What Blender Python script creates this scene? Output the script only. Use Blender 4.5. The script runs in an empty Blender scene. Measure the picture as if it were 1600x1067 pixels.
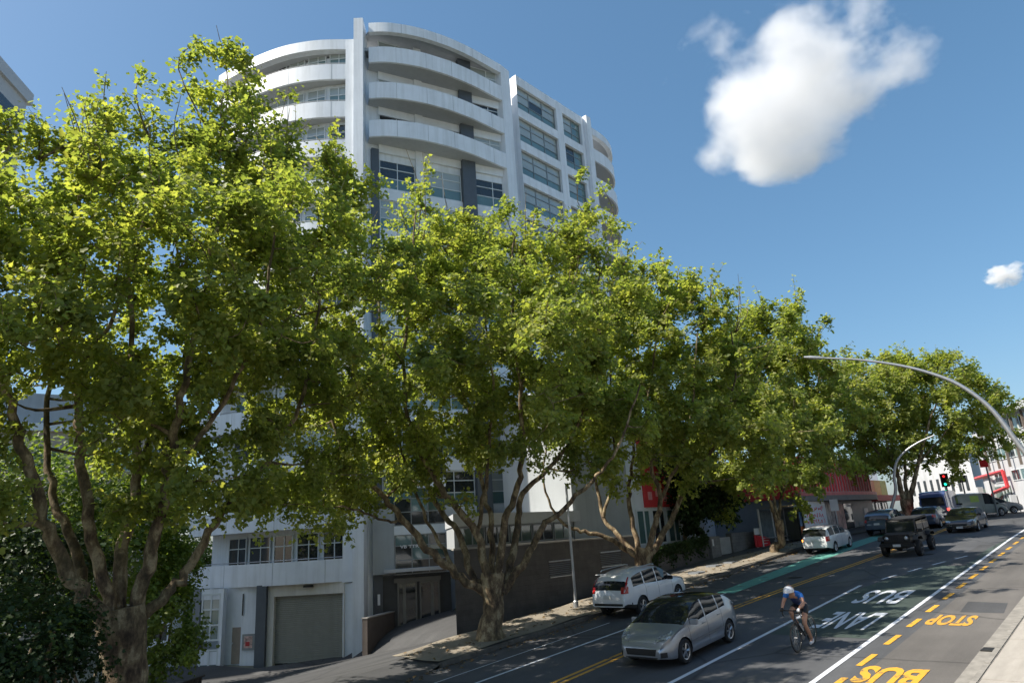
import bpy, bmesh, math, random
import numpy as np
from mathutils import Vector, Matrix
from mathutils.bvhtree import BVHTree

sc = bpy.context.scene
COL = sc.collection
rnd = random.Random(7)
nrng = np.random.default_rng(11)

# ------------------------------------------------------------------ camera
EYE = np.array([0.0, 0.0, 4.6])            # metres; x runs up the street, y towards the tower, z up
ROT = np.array([[0.6853965725566019, -0.159021940869005, -0.7105938084798639],
                [-0.7255520781005634, -0.2318177214235245, -0.6479465456331711],
                [-0.06169052027351221, 0.9596731560048243, -0.27426577138265634]])
FPX = 1067.0
cam_d = bpy.data.cameras.new('camera')
cam = bpy.data.objects.new('camera', cam_d)
COL.objects.link(cam)
cam_d.sensor_width = 36.0
cam_d.lens = 36.0 * FPX / 1600.0
cam_d.clip_start = 0.1
cam_d.clip_end = 6000.0
m4 = Matrix.Identity(4)
for i in range(3):
    for j in range(3):
        m4[i][j] = float(ROT[i, j])
    m4[i][3] = float(EYE[i])
cam.matrix_world = m4
sc.camera = cam

# ------------------------------------------------------------------ sky, sun, exposure
SUN_EL = math.radians(48.0)
SUN_AZ = (-0.82, 0.572)
world = bpy.data.worlds.new('World')
sc.world = world
world.use_nodes = True
wn = world.node_tree
bgn = wn.nodes['Background']
sky = wn.nodes.new('ShaderNodeTexSky')
sky.sky_type = 'NISHITA'
sky.sun_disc = False
sky.sun_elevation = SUN_EL
sky.sun_rotation = math.atan2(SUN_AZ[0], SUN_AZ[1])
sky.altitude = 30.0
sky.air_density = 1.0
sky.dust_density = 1.6
sky.ozone_density = 6.0
sgam = wn.nodes.new('ShaderNodeGamma'); sgam.inputs[1].default_value = 0.72      # evens out the bright horizon as the photograph's exposure does
hsv = wn.nodes.new('ShaderNodeHueSaturation')
hsv.inputs['Saturation'].default_value = 1.22
hsv.inputs['Hue'].default_value = 0.492
wn.links.new(sky.outputs[0], sgam.inputs[0])
wn.links.new(sgam.outputs[0], hsv.inputs['Color'])
wn.links.new(hsv.outputs[0], bgn.inputs[0])
bgn.inputs[1].default_value = 0.124
sun_d = bpy.data.lights.new('sun', 'SUN')
sun = bpy.data.objects.new('sun', sun_d)
COL.objects.link(sun)
sun_d.energy = 4.2
sun_d.angle = math.radians(0.53)
sun_d.color = (1.0, 0.93, 0.82)
to_sun = Vector((math.cos(SUN_EL) * SUN_AZ[0], math.cos(SUN_EL) * SUN_AZ[1], math.sin(SUN_EL)))
sun.rotation_euler = to_sun.to_track_quat('Z', 'Y').to_euler()
sun.location = (-40, 30, 80)
sc.view_settings.view_transform = 'Standard'
sc.view_settings.look = 'None'
sc.view_settings.exposure = 1.0
sc.view_settings.gamma = 1.0
sc.view_settings.use_curve_mapping = False
sc.render.engine = 'CYCLES'
cy = sc.cycles
cy.use_denoising = True
cy.max_bounces = 8
cy.diffuse_bounces = 6
cy.glossy_bounces = 3
cy.transmission_bounces = 4
cy.transparent_max_bounces = 8
cy.volume_bounces = 10
cy.sample_clamp_indirect = 6.0
cy.caustics_reflective = False
cy.caustics_refractive = False

# ------------------------------------------------------------------ measuring helpers
def ray(x, y):
    d = ROT @ np.array([x - 800.0, -(y - 533.5), -FPX])
    return d / np.linalg.norm(d)
def at_r(x, y, r):
    d = ray(x, y); return d * (r / math.hypot(d[0], d[1])) + EYE
def at_Y(x, y, Y):
    d = ray(x, y); return d * (Y / d[1]) + EYE
def at_X(x, y, X):
    d = ray(x, y); return d * (X / d[0]) + EYE

GR = 0.0609
def road_z(X):
    if X < 47: z = GR * X
    elif X < 60: z = GR * 47 + 0.048 * (X - 47)
    elif X < 76: z = GR * 47 + 0.048 * 13 + 0.028 * (X - 60)
    else: z = GR * 47 + 0.048 * 13 + 0.028 * 16
    return z
def on_road(x, y):
    d = ray(x, y); lo, hi = 2.0, 200.0
    p = EYE + d * lo
    t = lo
    while t < hi:
        p = EYE + d * t
        if p[2] <= road_z(p[0]): break
        t += 0.02
    return p

# ------------------------------------------------------------------ object helpers
def tag(o, label=None, cat=None, group=None, kind=None):
    if label: o['label'] = label
    if cat: o['category'] = cat
    if group: o['group'] = group
    if kind: o['kind'] = kind
    return o
def empty(name, loc, rz=0.0, parent=None):
    o = bpy.data.objects.new(name, None)
    COL.objects.link(o)
    o.location = loc
    o.rotation_euler = (0, 0, rz)
    o.empty_display_size = 0.2
    if parent: o.parent = parent
    return o
def wloc(o):
    p = np.zeros(3)
    while o is not None:
        p = p + np.array(o.location); o = o.parent
    return p
def link_mesh(name, me, parent=None, loc=(0, 0, 0)):
    o = bpy.data.objects.new(name, me)
    COL.objects.link(o)
    o.location = loc
    if parent: o.parent = parent
    return o
def copy_tree(o, parent=None):
    c = o.copy()
    COL.objects.link(c)
    c.parent = parent
    for ch in o.children:
        copy_tree(ch, c)
    return c

class MB:
    def __init__(s):
        s.V = []; s.F = []; s.M = []
    def add(s, vs, fs, m=0):
        b = len(s.V)
        s.V.extend([tuple(float(c) for c in v) for v in vs])
        for f in fs:
            s.F.append(tuple(b + i for i in f)); s.M.append(m)
    def box(s, c, d, rz=0.0, m=0, ry=0.0, rx=0.0):
        hx, hy, hz = d[0] / 2, d[1] / 2, d[2] / 2
        R = Matrix.Rotation(rz, 3, 'Z') @ Matrix.Rotation(ry, 3, 'Y') @ Matrix.Rotation(rx, 3, 'X')
        vs = []
        for x in (-hx, hx):
            for y in (-hy, hy):
                for z in (-hz, hz):
                    v = R @ Vector((x, y, z)); vs.append((v.x + c[0], v.y + c[1], v.z + c[2]))
        s.add(vs, [(0, 1, 3, 2), (4, 6, 7, 5), (0, 4, 5, 1), (2, 3, 7, 6), (0, 2, 6, 4), (1, 5, 7, 3)], m)
        return s
    def bbox(s, x0, x1, y0, y1, z0, z1, m=0):
        return s.box(((x0 + x1) / 2, (y0 + y1) / 2, (z0 + z1) / 2), (x1 - x0, y1 - y0, z1 - z0), m=m)
    def prism(s, poly, z0, z1, m=0):
        n = len(poly)
        a = sum(poly[i][0] * poly[(i + 1) % n][1] - poly[(i + 1) % n][0] * poly[i][1] for i in range(n))
        if a < 0: poly = poly[::-1]
        zf0 = z0 if callable(z0) else (lambda p: z0)
        zf1 = z1 if callable(z1) else (lambda p: z1)
        vs = [(p[0], p[1], zf0(p)) for p in poly] + [(p[0], p[1], zf1(p)) for p in poly]
        fs = [tuple(range(n))[::-1], tuple(range(n, 2 * n))] + [(i, (i + 1) % n, n + (i + 1) % n, n + i) for i in range(n)]
        s.add(vs, fs, m); return s
    def tube(s, path, rad, n=8, m=0, caps=True, ell=None):
        path = [Vector(p) for p in path]
        k = len(path)
        if not hasattr(rad, '__len__'): rad = [rad] * k
        t0 = (path[1] - path[0]).normalized()
        ref = Vector((0, 0, 1)) if abs(t0.z) < 0.9 else Vector((1, 0, 0))
        u = t0.cross(ref).normalized()
        vs = []; pt = t0
        for i in range(k):
            t = (path[min(i + 1, k - 1)] - path[max(i - 1, 0)])
            t = t.normalized() if t.length > 1e-9 else pt
            q = pt.rotation_difference(t)
            u = (q @ u); u = (u - t * u.dot(t)).normalized(); pt = t
            w = t.cross(u)
            for j in range(n):
                a = 2 * math.pi * j / n
                v = path[i] + (u * math.cos(a) + w * math.sin(a)) * rad[i]
                vs.append(v[:])
        fs = []
        for i in range(k - 1):
            for j in range(n):
                fs.append((i * n + j, i * n + (j + 1) % n, (i + 1) * n + (j + 1) % n, (i + 1) * n + j))
        if caps:
            fs.append(tuple(range(n))[::-1]); fs.append(tuple((k - 1) * n + j for j in range(n)))
        s.add(vs, fs, m); return s
    def lathe(s, prof, c=(0, 0, 0), axis='Z', n=20, m=0, cap=True):
        vs = []
        for (r, h) in prof:
            for j in range(n):
                a = 2 * math.pi * j / n
                x, y = r * math.cos(a), r * math.sin(a)
                if axis == 'Z': v = (x, y, h)
                elif axis == 'Y': v = (x, h, -y)
                else: v = (h, x, y)
                vs.append((v[0] + c[0], v[1] + c[1], v[2] + c[2]))
        k = len(prof); fs = []
        for i in range(k - 1):
            for j in range(n):
                fs.append((i * n + j, i * n + (j + 1) % n, (i + 1) * n + (j + 1) % n, (i + 1) * n + j))
        if cap:
            fs.append(tuple(range(n))[::-1]); fs.append(tuple((k - 1) * n + j for j in range(n)))
        s.add(vs, fs, m); return s
    def band(s, path, z0, z1, t, m=0):
        """a curved upright band of thickness t behind the plan polyline (left side of travel is the outside)"""
        n = len(path); P = [Vector((p[0], p[1])) for p in path]; N = []
        for i in range(n):
            d = (P[min(i + 1, n - 1)] - P[max(i - 1, 0)]).normalized(); N.append(Vector((d.y, -d.x)))
        vs = []
        for i in range(n):
            o = P[i]; q = P[i] - N[i] * t
            vs += [(o.x, o.y, z0), (o.x, o.y, z1), (q.x, q.y, z1), (q.x, q.y, z0)]
        fs = []
        for i in range(n - 1):
            a, b = i * 4, i * 4 + 4
            for j in range(4):
                fs.append((a + j, b + j, b + (j + 1) % 4, a + (j + 1) % 4))
        fs.append((3, 2, 1, 0)); e = (n - 1) * 4; fs.append((e, e + 1, e + 2, e + 3))
        s.add(vs, fs, m); return s
    def build(s, name, mats, parent=None, smooth=None, loc=None, bevel=None):
        off = wloc(parent) if parent is not None else np.array(loc if loc is not None else (0, 0, 0), float)
        me = bpy.data.meshes.new(name)
        V = np.array(s.V, float).reshape(-1, 3) - off
        me.from_pydata(V.tolist(), [], s.F)
        if not isinstance(mats, (list, tuple)): mats = [mats]
        for mt in mats: me.materials.append(mt)
        if len(mats) > 1: me.polygons.foreach_set('material_index', s.M)
        bm = bmesh.new(); bm.from_mesh(me)
        bmesh.ops.recalc_face_normals(bm, faces=bm.faces)
        if bevel:
            bmesh.ops.bevel(bm, geom=[e for e in bm.edges if e.is_manifold and e.calc_face_angle(0) > 0.6], offset=bevel, segments=2, affect='EDGES', clamp_overlap=True)
        bm.to_mesh(me); bm.free()
        if smooth is not None:
            me.polygons.foreach_set('use_smooth', [True] * len(me.polygons))
            me.set_sharp_from_angle(angle=smooth)
        return link_mesh(name, me, parent, (0, 0, 0) if parent is not None else tuple(off))

# ------------------------------------------------------------------ materials
def new_mat(name):
    m = bpy.data.materials.new(name); m.use_nodes = True
    nt = m.node_tree
    return m, nt, nt.nodes['Principled BSDF']
def noise_node(nt, scale, detail=4.0, rough=0.55, coord='Object', stretch=None):
    tc = nt.nodes.new('ShaderNodeTexCoord')
    n = nt.nodes.new('ShaderNodeTexNoise')
    n.inputs['Scale'].default_value = scale; n.inputs['Detail'].default_value = detail; n.inputs['Roughness'].default_value = rough
    src = tc.outputs[coord]
    if stretch:
        mp = nt.nodes.new('ShaderNodeMapping'); mp.inputs['Scale'].default_value = stretch
        nt.links.new(src, mp.inputs['Vector']); src = mp.outputs[0]
    nt.links.new(src, n.inputs['Vector'])
    return n
def ramp_node(nt, src, stops):
    r = nt.nodes.new('ShaderNodeValToRGB')
    el = r.color_ramp.elements
    while len(el) > 1: el.remove(el[-1])
    el[0].position = stops[0][0]; el[0].color = (*stops[0][1], 1)
    for p, c in stops[1:]:
        e = el.new(p); e.color = (*c, 1)
    nt.links.new(src, r.inputs[0]); return r
def mixc(nt, fac, a, b, mode='MIX'):
    m = nt.nodes.new('ShaderNodeMix'); m.data_type = 'RGBA'; m.blend_type = mode
    for sock, v in ((m.inputs[0], fac), (m.inputs[6], a), (m.inputs[7], b)):
        if hasattr(v, 'is_output'): nt.links.new(v, sock)
        elif isinstance(v, (int, float)): sock.default_value = v
        else: sock.default_value = (*v, 1)
    return m.outputs[2]
def mat(name, col, rough=0.6, metal=0.0, var=0.12, scale=3.0, bump=0.0, bscale=40.0, spec=0.5, coat=0.0, stretch=None, streak=0.0):
    m, nt, b = new_mat(name)
    c = np.array(col, float)
    n = noise_node(nt, scale, 5.0, 0.6, stretch=stretch)
    r = ramp_node(nt, n.outputs['Fac'], [(0.30, tuple(c * (1 - var))), (0.70, tuple(np.minimum(c * (1 + var), 0.95)))])
    out = r.outputs[0]
    if streak > 0:
        n2 = noise_node(nt, 1.0, 5.0, 0.65, stretch=(2.6, 2.6, 0.16))
        r2 = ramp_node(nt, n2.outputs['Fac'], [(0.45, (1, 1, 1)), (0.75, (1 - streak, 1 - streak, 1 - streak * 1.1))])
        out = mixc(nt, 1.0, out, r2.outputs[0], 'MULTIPLY')
    nt.links.new(out, b.inputs['Base Color'])
    b.inputs['Roughness'].default_value = rough; b.inputs['Metallic'].default_value = metal
    b.inputs['Specular IOR Level'].default_value = spec; b.inputs['Coat Weight'].default_value = coat
    b.inputs['Coat Roughness'].default_value = 0.05
    if bump > 0:
        n3 = noise_node(nt, bscale, 4.0, 0.6)
        bp = nt.nodes.new('ShaderNodeBump'); bp.inputs['Strength'].default_value = bump; bp.inputs['Distance'].default_value = 0.01
        nt.links.new(n3.outputs['Fac'], bp.inputs['Height']); nt.links.new(bp.outputs[0], b.inputs['Normal'])
    return m
def emit_mat(name, col, e):
    m, nt, b = new_mat(name)
    b.inputs['Base Color'].default_value = (*col, 1); b.inputs['Emission Color'].default_value = (*col, 1)
    b.inputs['Emission Strength'].default_value = e; return m

M = {}
M['white_wall'] = mat('white_render', (0.745, 0.78, 0.825), 0.45, var=0.06, scale=0.8, streak=0.20)
M['white_trim'] = mat('white_trim', (0.72, 0.75, 0.78), 0.5, var=0.05, scale=2.0, streak=0.06)
M['grey_panel'] = mat('grey_panel', (0.20, 0.22, 0.24), 0.45, var=0.08)
M['grey_render'] = mat('grey_render', (0.36, 0.38, 0.39), 0.7, var=0.06, scale=0.7, streak=0.12)
M['dark_col'] = mat('dark_grey_column', (0.085, 0.10, 0.12), 0.5, var=0.1)
M['soffit'] = mat('soffit_board', (0.42, 0.435, 0.45), 0.8, var=0.06)
M['frame_white'] = mat('frame_powdercoat', (0.62, 0.66, 0.67), 0.4, var=0.03)
M['frame_grey'] = mat('frame_aluminium', (0.22, 0.24, 0.25), 0.4, 0.3, var=0.05)
M['glass_blind'] = mat('glass_with_blind', (0.34, 0.38, 0.37), 0.06, var=0.10, scale=0.6, spec=0.9, coat=0.6)
M['glass_teal'] = mat('glass_teal', (0.11, 0.19, 0.19), 0.05, var=0.15, scale=0.6, spec=0.9, coat=0.6)
M['glass_dark'] = mat('glass_dark', (0.025, 0.03, 0.033), 0.04, var=0.3, scale=0.8, spec=0.8, coat=0.3)
M['glass_green'] = mat('glass_green', (0.06, 0.10, 0.085), 0.05, var=0.3, scale=0.8, spec=0.9, coat=0.5)
M['blockwork'] = mat('brown_blockwork', (0.105, 0.088, 0.078), 0.85, var=0.18, scale=1.2, bump=0.5, bscale=30)
M['red'] = mat('red_cladding', (0.72, 0.024, 0.035), 0.45, var=0.08)
M['red_dull'] = mat('dull_red', (0.48, 0.035, 0.035), 0.55, var=0.12)
M['black'] = mat('black_paint', (0.012, 0.012, 0.013), 0.5, var=0.1)
M['steel'] = mat('galvanised_steel', (0.42, 0.43, 0.44), 0.45, 0.7, var=0.12, scale=6)
M['concrete'] = mat('concrete', (0.34, 0.32, 0.29), 0.9, var=0.14, scale=1.6, bump=0.4, bscale=60)
M['white_paper'] = mat('white_panel', (0.70, 0.70, 0.72), 0.5, var=0.04)
# ================================================================== GROUND, ROAD, PATHS
def interp(x, pts):
    return float(np.interp(x, [p[0] for p in pts], [p[1] for p in pts]))
ZB = [(-60, -4.5), (-5, -1.7), (8, -1.35), (14, -1.15), (19, -1.0), (22.3, -0.95), (23.3, -0.2), (25.3, 0.37), (28, 0.9), (30, 3.0)]
def ground_z(X, Y):
    b = road_z(X) + 0.13
    if Y <= 19 or X > 30: return b
    f = min(1.0, (Y - 19.0) / 14.0)
    z = interp(X, ZB)
    return b + (min(z, b) - b) * f
def left_kerb(X):
    return interp(X, [(-100, 17.35), (54, 17.35), (60, 15.9), (72, 15.7), (74, 18.0), (76, 24.0)])

def asphalt(name, base, warm=0.0):
    m, nt, b = new_mat(name)
    c = np.array(base)
    n1 = noise_node(nt, 0.35, 6, 0.6); r1 = ramp_node(nt, n1.outputs['Fac'], [(0.3, tuple(c * 0.78)), (0.7, tuple(c * 1.2))])
    n2 = noise_node(nt, 90, 3, 0.7); r2 = ramp_node(nt, n2.outputs['Fac'], [(0.3, (0.55, 0.55, 0.55)), (0.7, (1.35, 1.35, 1.35))])
    o = mixc(nt, 1.0, r1.outputs[0], r2.outputs[0], 'MULTIPLY')
    n4 = noise_node(nt, 0.5, 5, 0.6, stretch=(0.12, 1.6, 1)); r4 = ramp_node(nt, n4.outputs['Fac'], [(0.35, (0.8, 0.8, 0.8)), (0.65, (1.12, 1.11, 1.1))])
    o = mixc(nt, 1.0, o, r4.outputs[0], 'MULTIPLY')
    v = nt.nodes.new('ShaderNodeTexVoronoi'); v.feature = 'DISTANCE_TO_EDGE'; v.inputs['Scale'].default_value = 0.16
    tc = nt.nodes.new('ShaderNodeTexCoord'); nd = noise_node(nt, 1.4, 4, 0.6)
    mx = mixc(nt, 0.22, tc.outputs['Object'], nd.outputs['Color'], 'ADD'); nt.links.new(mx, v.inputs['Vector'])
    rc = ramp_node(nt, v.outputs['Distance'], [(0.0, (0.5, 0.5, 0.5)), (0.012, (1, 1, 1))])
    o = mixc(nt, 1.0, o, rc.outputs[0], 'MULTIPLY')
    nt.links.new(o, b.inputs['Base Color'])
    b.inputs['Roughness'].default_value = 0.82
    n3 = noise_node(nt, 140, 2, 0.6); bp = nt.nodes.new('ShaderNodeBump'); bp.inputs['Strength'].default_value = 0.5; bp.inputs['Distance'].default_value = 0.008
    nt.links.new(n3.outputs['Fac'], bp.inputs['Height']); nt.links.new(bp.outputs[0], b.inputs['Normal'])
    return m
def paint(name, col, wear=0.52, under=(0.07, 0.07, 0.072)):
    m, nt, b = new_mat(name)
    n = noise_node(nt, 2.3, 7, 0.72); r = ramp_node(nt, n.outputs['Fac'], [(wear, (0, 0, 0)), (wear + 0.10, (1, 1, 1))])
    n2 = noise_node(nt, 60, 3, 0.6); r2 = ramp_node(nt, n2.outputs['Fac'], [(0.3, tuple(np.array(col) * 0.75)), (0.7, col)])
    o = mixc(nt, r.outputs[0], r2.outputs[0], under); nt.links.new(o, b.inputs['Base Color'])
    b.inputs['Roughness'].default_value = 0.7
    return m
M['asphalt'] = asphalt('asphalt', (0.079, 0.082, 0.088))
M['asphalt_path'] = asphalt('asphalt_path', (0.066, 0.067, 0.069))
M['asphalt_pale'] = asphalt('asphalt_light', (0.118, 0.110, 0.102))
M['bus_green'] = asphalt('bus_lane_green', (0.047, 0.068, 0.058))
M['teal'] = paint('teal_cycle_paint', (0.12, 0.36, 0.30), 0.56, (0.09, 0.12, 0.115))
M['paint_white'] = paint('white_road_paint', (0.68, 0.71, 0.76), 0.60)
M['paint_yellow'] = paint('yellow_road_paint', (0.72, 0.38, 0.035), 0.53)
M['paint_yellow_old'] = paint('worn_yellow_paint', (0.66, 0.34, 0.045), 0.545)
M['dirt'] = mat('trodden_dirt', (0.235, 0.205, 0.16), 0.95, var=0.24, scale=0.9, bump=0.4, bscale=30)
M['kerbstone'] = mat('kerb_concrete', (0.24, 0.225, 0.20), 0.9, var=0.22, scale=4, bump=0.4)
M['pave'] = mat('paving_concrete', (0.33, 0.305, 0.27), 0.9, var=0.13, scale=2.2, bump=0.35, bscale=80, stretch=(0.5, 2.0, 1))
M['earth'] = mat('earth_and_grass', (0.17, 0.165, 0.12), 0.95, var=0.3, scale=0.6)
M['kerb_dark'] = mat('dark_kerb_concrete', (0.12, 0.11, 0.095), 0.9, var=0.3, scale=4, bump=0.4)  # kerb concrete in a darker tone

def grid_sheet(name, xs, yf, zf, material, parent=None, kind=None, loc=(0, 0, 0)):
    """xs: stations; yf(x) -> list of y across; zf(x, y)"""
    b = MB(); rows = [[(x, y, zf(x, y)) for y in yf(x)] for x in xs]
    n = len(rows[0]); vs = [p for r in rows for p in r]
    b.add(vs, [(i * n + j, (i + 1) * n + j, (i + 1) * n + j + 1, i * n + j + 1) for i in range(len(rows) - 1) for j in range(n - 1)])
    o = b.build(name, material, parent, loc=loc)
    me = o.data
    if me.polygons and me.polygons[0].normal.z < 0: me.flip_normals()
    if kind: o['kind'] = kind
    return o
def lin(a, b, n): return [a + (b - a) * i / (n - 1) for i in range(n)]

# one sheet to the horizon
gx = [-900, -400, -150, -60, -30, -15] + lin(-8, 34, 22) + lin(37, 80, 16) + [95, 130, 200, 400, 900, 1500]
gy = [-900, -300, -100, -30, 0, 3.3] + lin(3.7, 17.45, 4) + lin(18, 36, 19) + [40, 46, 55, 70, 100, 200, 500, 1200]
def gz(x, y):
    if y <= 17.46 and y > 3.5: return road_z(x) - 0.12
    if y <= 3.5: return road_z(x) - 0.03
    return ground_z(x, y) - (0.35 if (x < 33 and y < 38) else 0.05)
grid_sheet('ground', gx, lambda x: gy, gz, M['earth'], kind='structure')
XS = lin(-45, 47, 47) + lin(49, 76, 14)
road = grid_sheet('road', XS, lambda x: lin(3.75, left_kerb(x), 9), lambda x, y: road_z(x), M['asphalt'], kind='structure')
grid_sheet('crossroad', [75.5, 84, 100, 130], lambda x: [-60, -20, 0, 20, 60], lambda x, y: road_z(78) - 0.01, M['asphalt'], kind='structure')
def mark(name, pts, material, dz=0.004, parent=road):
    b = MB(); b.add([(x, y, road_z(x) + dz) for x, y in pts], [tuple(range(len(pts)))])
    o = b.build(name, material, parent)
    if o.data.polygons[0].normal.z < 0: o.data.flip_normals()
    return o
def strip_mark(name, path, w, material, dz=0.004):
    b = MB(); vs = []; n = len(path)
    for i, (x, y) in enumerate(path):
        d = np.array(path[min(i + 1, n - 1)]) - np.array(path[max(i - 1, 0)]); d = d / np.linalg.norm(d)
        q = np.array([-d[1], d[0]]) * w / 2
        vs += [(x + q[0], y + q[1], road_z(x) + dz), (x - q[0], y - q[1], road_z(x) + dz)]
    b.add(vs, [(2 * i, 2 * i + 1, 2 * i + 3, 2 * i + 2) for i in range(n - 1)])
    o = b.build(name, material, road)
    for p in o.data.polygons[:1]:
        if p.normal.z < 0: o.data.flip_normals()
    return o
# bus lane surfacing, lighter and warmer kerbside lane, cycle lane
grid_sheet('bus_lane_surface', lin(21.4, 47, 14), lambda x: [6.95, interp(x, [(21, 9.75), (30, 9.75), (40.5, 7.3), (47, 7.0)])], lambda x, y: road_z(x) + 0.004, M['bus_green'], road)
grid_sheet('kerbside_lane_surface', XS[:46], lambda x: [3.95, 6.05], lambda x, y: road_z(x) + 0.004, M['asphalt_pale'], road)
grid_sheet('cycle_lane_surface', lin(28.6, 46.8, 10) + lin(48, 62, 8), lambda x: [interp(x, [(28, 14.35), (62, 14.2)]) , interp(x, [(28, 15.15), (40, 15.45), (62, 15.5)])], lambda x, y: road_z(x) + 0.004, M['teal'], road)
LR = [(x, 6.85) for x in lin(-20, 47, 30)] + [(x, 6.85) for x in (52, 58, 66)]
strip_mark('edge_line', LR, 0.13, M['paint_white'], 0.010)
strip_mark('lane_line', [(x, 9.87) for x in lin(-20, 30.6, 24)], 0.13, M['paint_white'], 0.010)
for (a, b_) in (((32.18, 9.5), (33.41, 9.25)), ((34.33, 9.02), (35.48, 8.75)), ((36.4, 8.52), (37.5, 8.22)), ((38.36, 7.99), (39.4, 7.67))):
    strip_mark('lane_dash', [a, b_], 0.12, M['paint_white'], 0.010)
YC = [(-20, 12.6), (0, 12.6), (14.7, 12.65), (20, 12.82), (25, 12.85), (30, 12.6), (36, 12.15), (40, 11.85), (44, 11.7), (47, 11.7), (54, 11.7), (62, 11.75), (70, 11.8)]
YCd = [(x, float(np.interp(x, [p[0] for p in YC], [p[1] for p in YC]))) for x in lin(-20, 47, 40) + lin(49, 70, 9)]
for s_ in (-1, 1):
    strip_mark('centre_line', [(x, y + s_ * 0.12) for x, y in YCd], 0.12, M['paint_yellow_old'], 0.006)
strip_mark('cycle_lane_line', [(x, 14.9 - 0.012 * (x - 12)) for x in lin(-20, 28.6, 20)], 0.10, M['paint_white'], 0.006)
strip_mark('parking_line', [(x, 16.1) for x in lin(-20, 22, 16)], 0.05, M['paint_white'], 0.006)
for k in range(24):
    x0 = 18.52 + 2.29 * (k - 4)
    strip_mark('bus_stop_dash', [(x0, 6.36), (x0 + 1.2, 6.33)], 0.15, M['paint_yellow'], 0.010)

def lettering(name, text, x_near, x_far, y_lo, y_hi, material, bold=0.02):
    cu = bpy.data.curves.new(name, 'FONT'); cu.body = text; cu.size = 1.0; cu.offset = bold; cu.resolution_u = 3
    o = bpy.data.objects.new(name, cu); COL.objects.link(o)
    bpy.context.view_layer.update()
    dg = bpy.context.evaluated_depsgraph_get()
    me = bpy.data.meshes.new_from_object(o.evaluated_get(dg)); bpy.data.objects.remove(o)
    co = np.array([v.co[:] for v in me.vertices]); mn, mx = co.min(0), co.max(0)
    u = (co[:, 0] - mn[0]) / (mx[0] - mn[0]); v = (co[:, 1] - mn[1]) / (mx[1] - mn[1])
    X = x_far + (x_near - x_far) * v; Y = y_lo + (y_hi - y_lo) * u
    for i, vt in enumerate(me.vertices): vt.co = (X[i], Y[i], road_z(X[i]) + 0.0145)
    me.materials.clear(); me.materials.append(material); me.name = name
    ob = link_mesh(name, me, road)
    if me.polygons[0].normal.z < 0: me.flip_normals()
    return ob
lettering('bus_lettering', 'BUS', 26.65, 29.46, 7.6, 9.12, M['paint_white'])
lettering('lane_lettering', 'LANE', 22.45, 25.05, 7.4, 8.98, M['paint_white'])
lettering('stop_lettering', 'STOP', 23.45, 24.98, 4.9, 6.08, M['paint_yellow_old'], 0.04)
lettering('bus_stop_lettering', 'BUS', 17.1, 18.6, 4.85, 6.2, M['paint_yellow'], 0.038)

# kerbs: one stone per metre and a half, both sides
def kerb_run(name, x0, x1, yf, side, material):
    run = empty(name, (0, 0, 0)); run['kind'] = 'structure'
    L = 1.5; x = x0
    while x < x1 - 0.05:
        e = min(x + L, x1); b = MB(); y = yf((x + e) / 2)
        ya, yb = yf(x), yf(e); w = 0.15 * side
        P = [(x + 0.006, ya), (e - 0.006, yb), (e - 0.006, yb + w), (x + 0.006, ya + w)]
        j = rnd.uniform(-0.008, 0.008)
        b.prism(P, lambda p: road_z(p[0]) - 0.1, lambda p: road_z(p[0]) + 0.135 + j)
        b.build('kerb_stone', material, run, bevel=0.018)
        x = e
    return run
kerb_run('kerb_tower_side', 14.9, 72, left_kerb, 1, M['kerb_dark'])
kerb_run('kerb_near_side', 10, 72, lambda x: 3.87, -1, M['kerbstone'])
grid_sheet('gutter', lin(10, 47, 24) + [55, 64, 72], lambda x: [3.88, 4.22], lambda x, y: road_z(x) + 0.008, M['kerbstone'], kind='structure')
# near footpath: one slab per panel
fp = empty('footpath_near_side', (0, 0, 0)); fp['kind'] = 'structure'
x = 12.0
while x < 50:
    e = x + 1.9
    for (ya, yb) in ((2.2, 3.71), (0.7, 2.19)):
        b = MB(); j = rnd.uniform(-0.006, 0.006)
        b.prism([(x + 0.006, ya), (e - 0.006, ya), (e - 0.006, yb), (x + 0.006, yb)], lambda p: road_z(p[0]) - 0.02, lambda p: road_z(p[0]) + 0.125 + j)
        b.build('paving_slab', M['pave'], fp, bevel=0.008)
    x = e
# tower side: asphalt forecourt and path, dirt verge under the trees
def court_y(x):
    return lin(left_kerb(x) - 0.02 if x < 14.9 else 17.5, 42 if x < 18 else interp(x, [(18, 36), (24, 33.5), (27, 30.6), (28.5, 21.9)]), 16)
grid_sheet('forecourt', lin(-45, 8, 20) + lin(9, 28.5, 26), court_y, lambda x, y: ground_z(x, y) - 0.0 - (0.12 * max(0, 1 - (y - 17.33) / 0.9) if x < 14.9 else 0), M['asphalt_path'], kind='structure')
grid_sheet('footpath_tower_side', lin(28.5, 47, 12) + lin(49, 76, 10), lambda x: [left_kerb(x) + 0.14, left_kerb(x) + 2, max(20.2, left_kerb(x) + 3), 24], lambda x, y: road_z(x) + 0.13, M['asphalt_path'], kind='structure')
verge = grid_sheet('verge', lin(14.95, 47, 40) + [49, 52], lambda x: lin(17.52, interp(x, [(14.95, 19.9), (17, 20.2), (40, 20.0), (52, 19.0)]), 5), lambda x, y: road_z(x) + 0.155 + 0.02 * math.sin(x * 1.7 + y * 2.3), M['dirt'], kind='structure')

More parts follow.
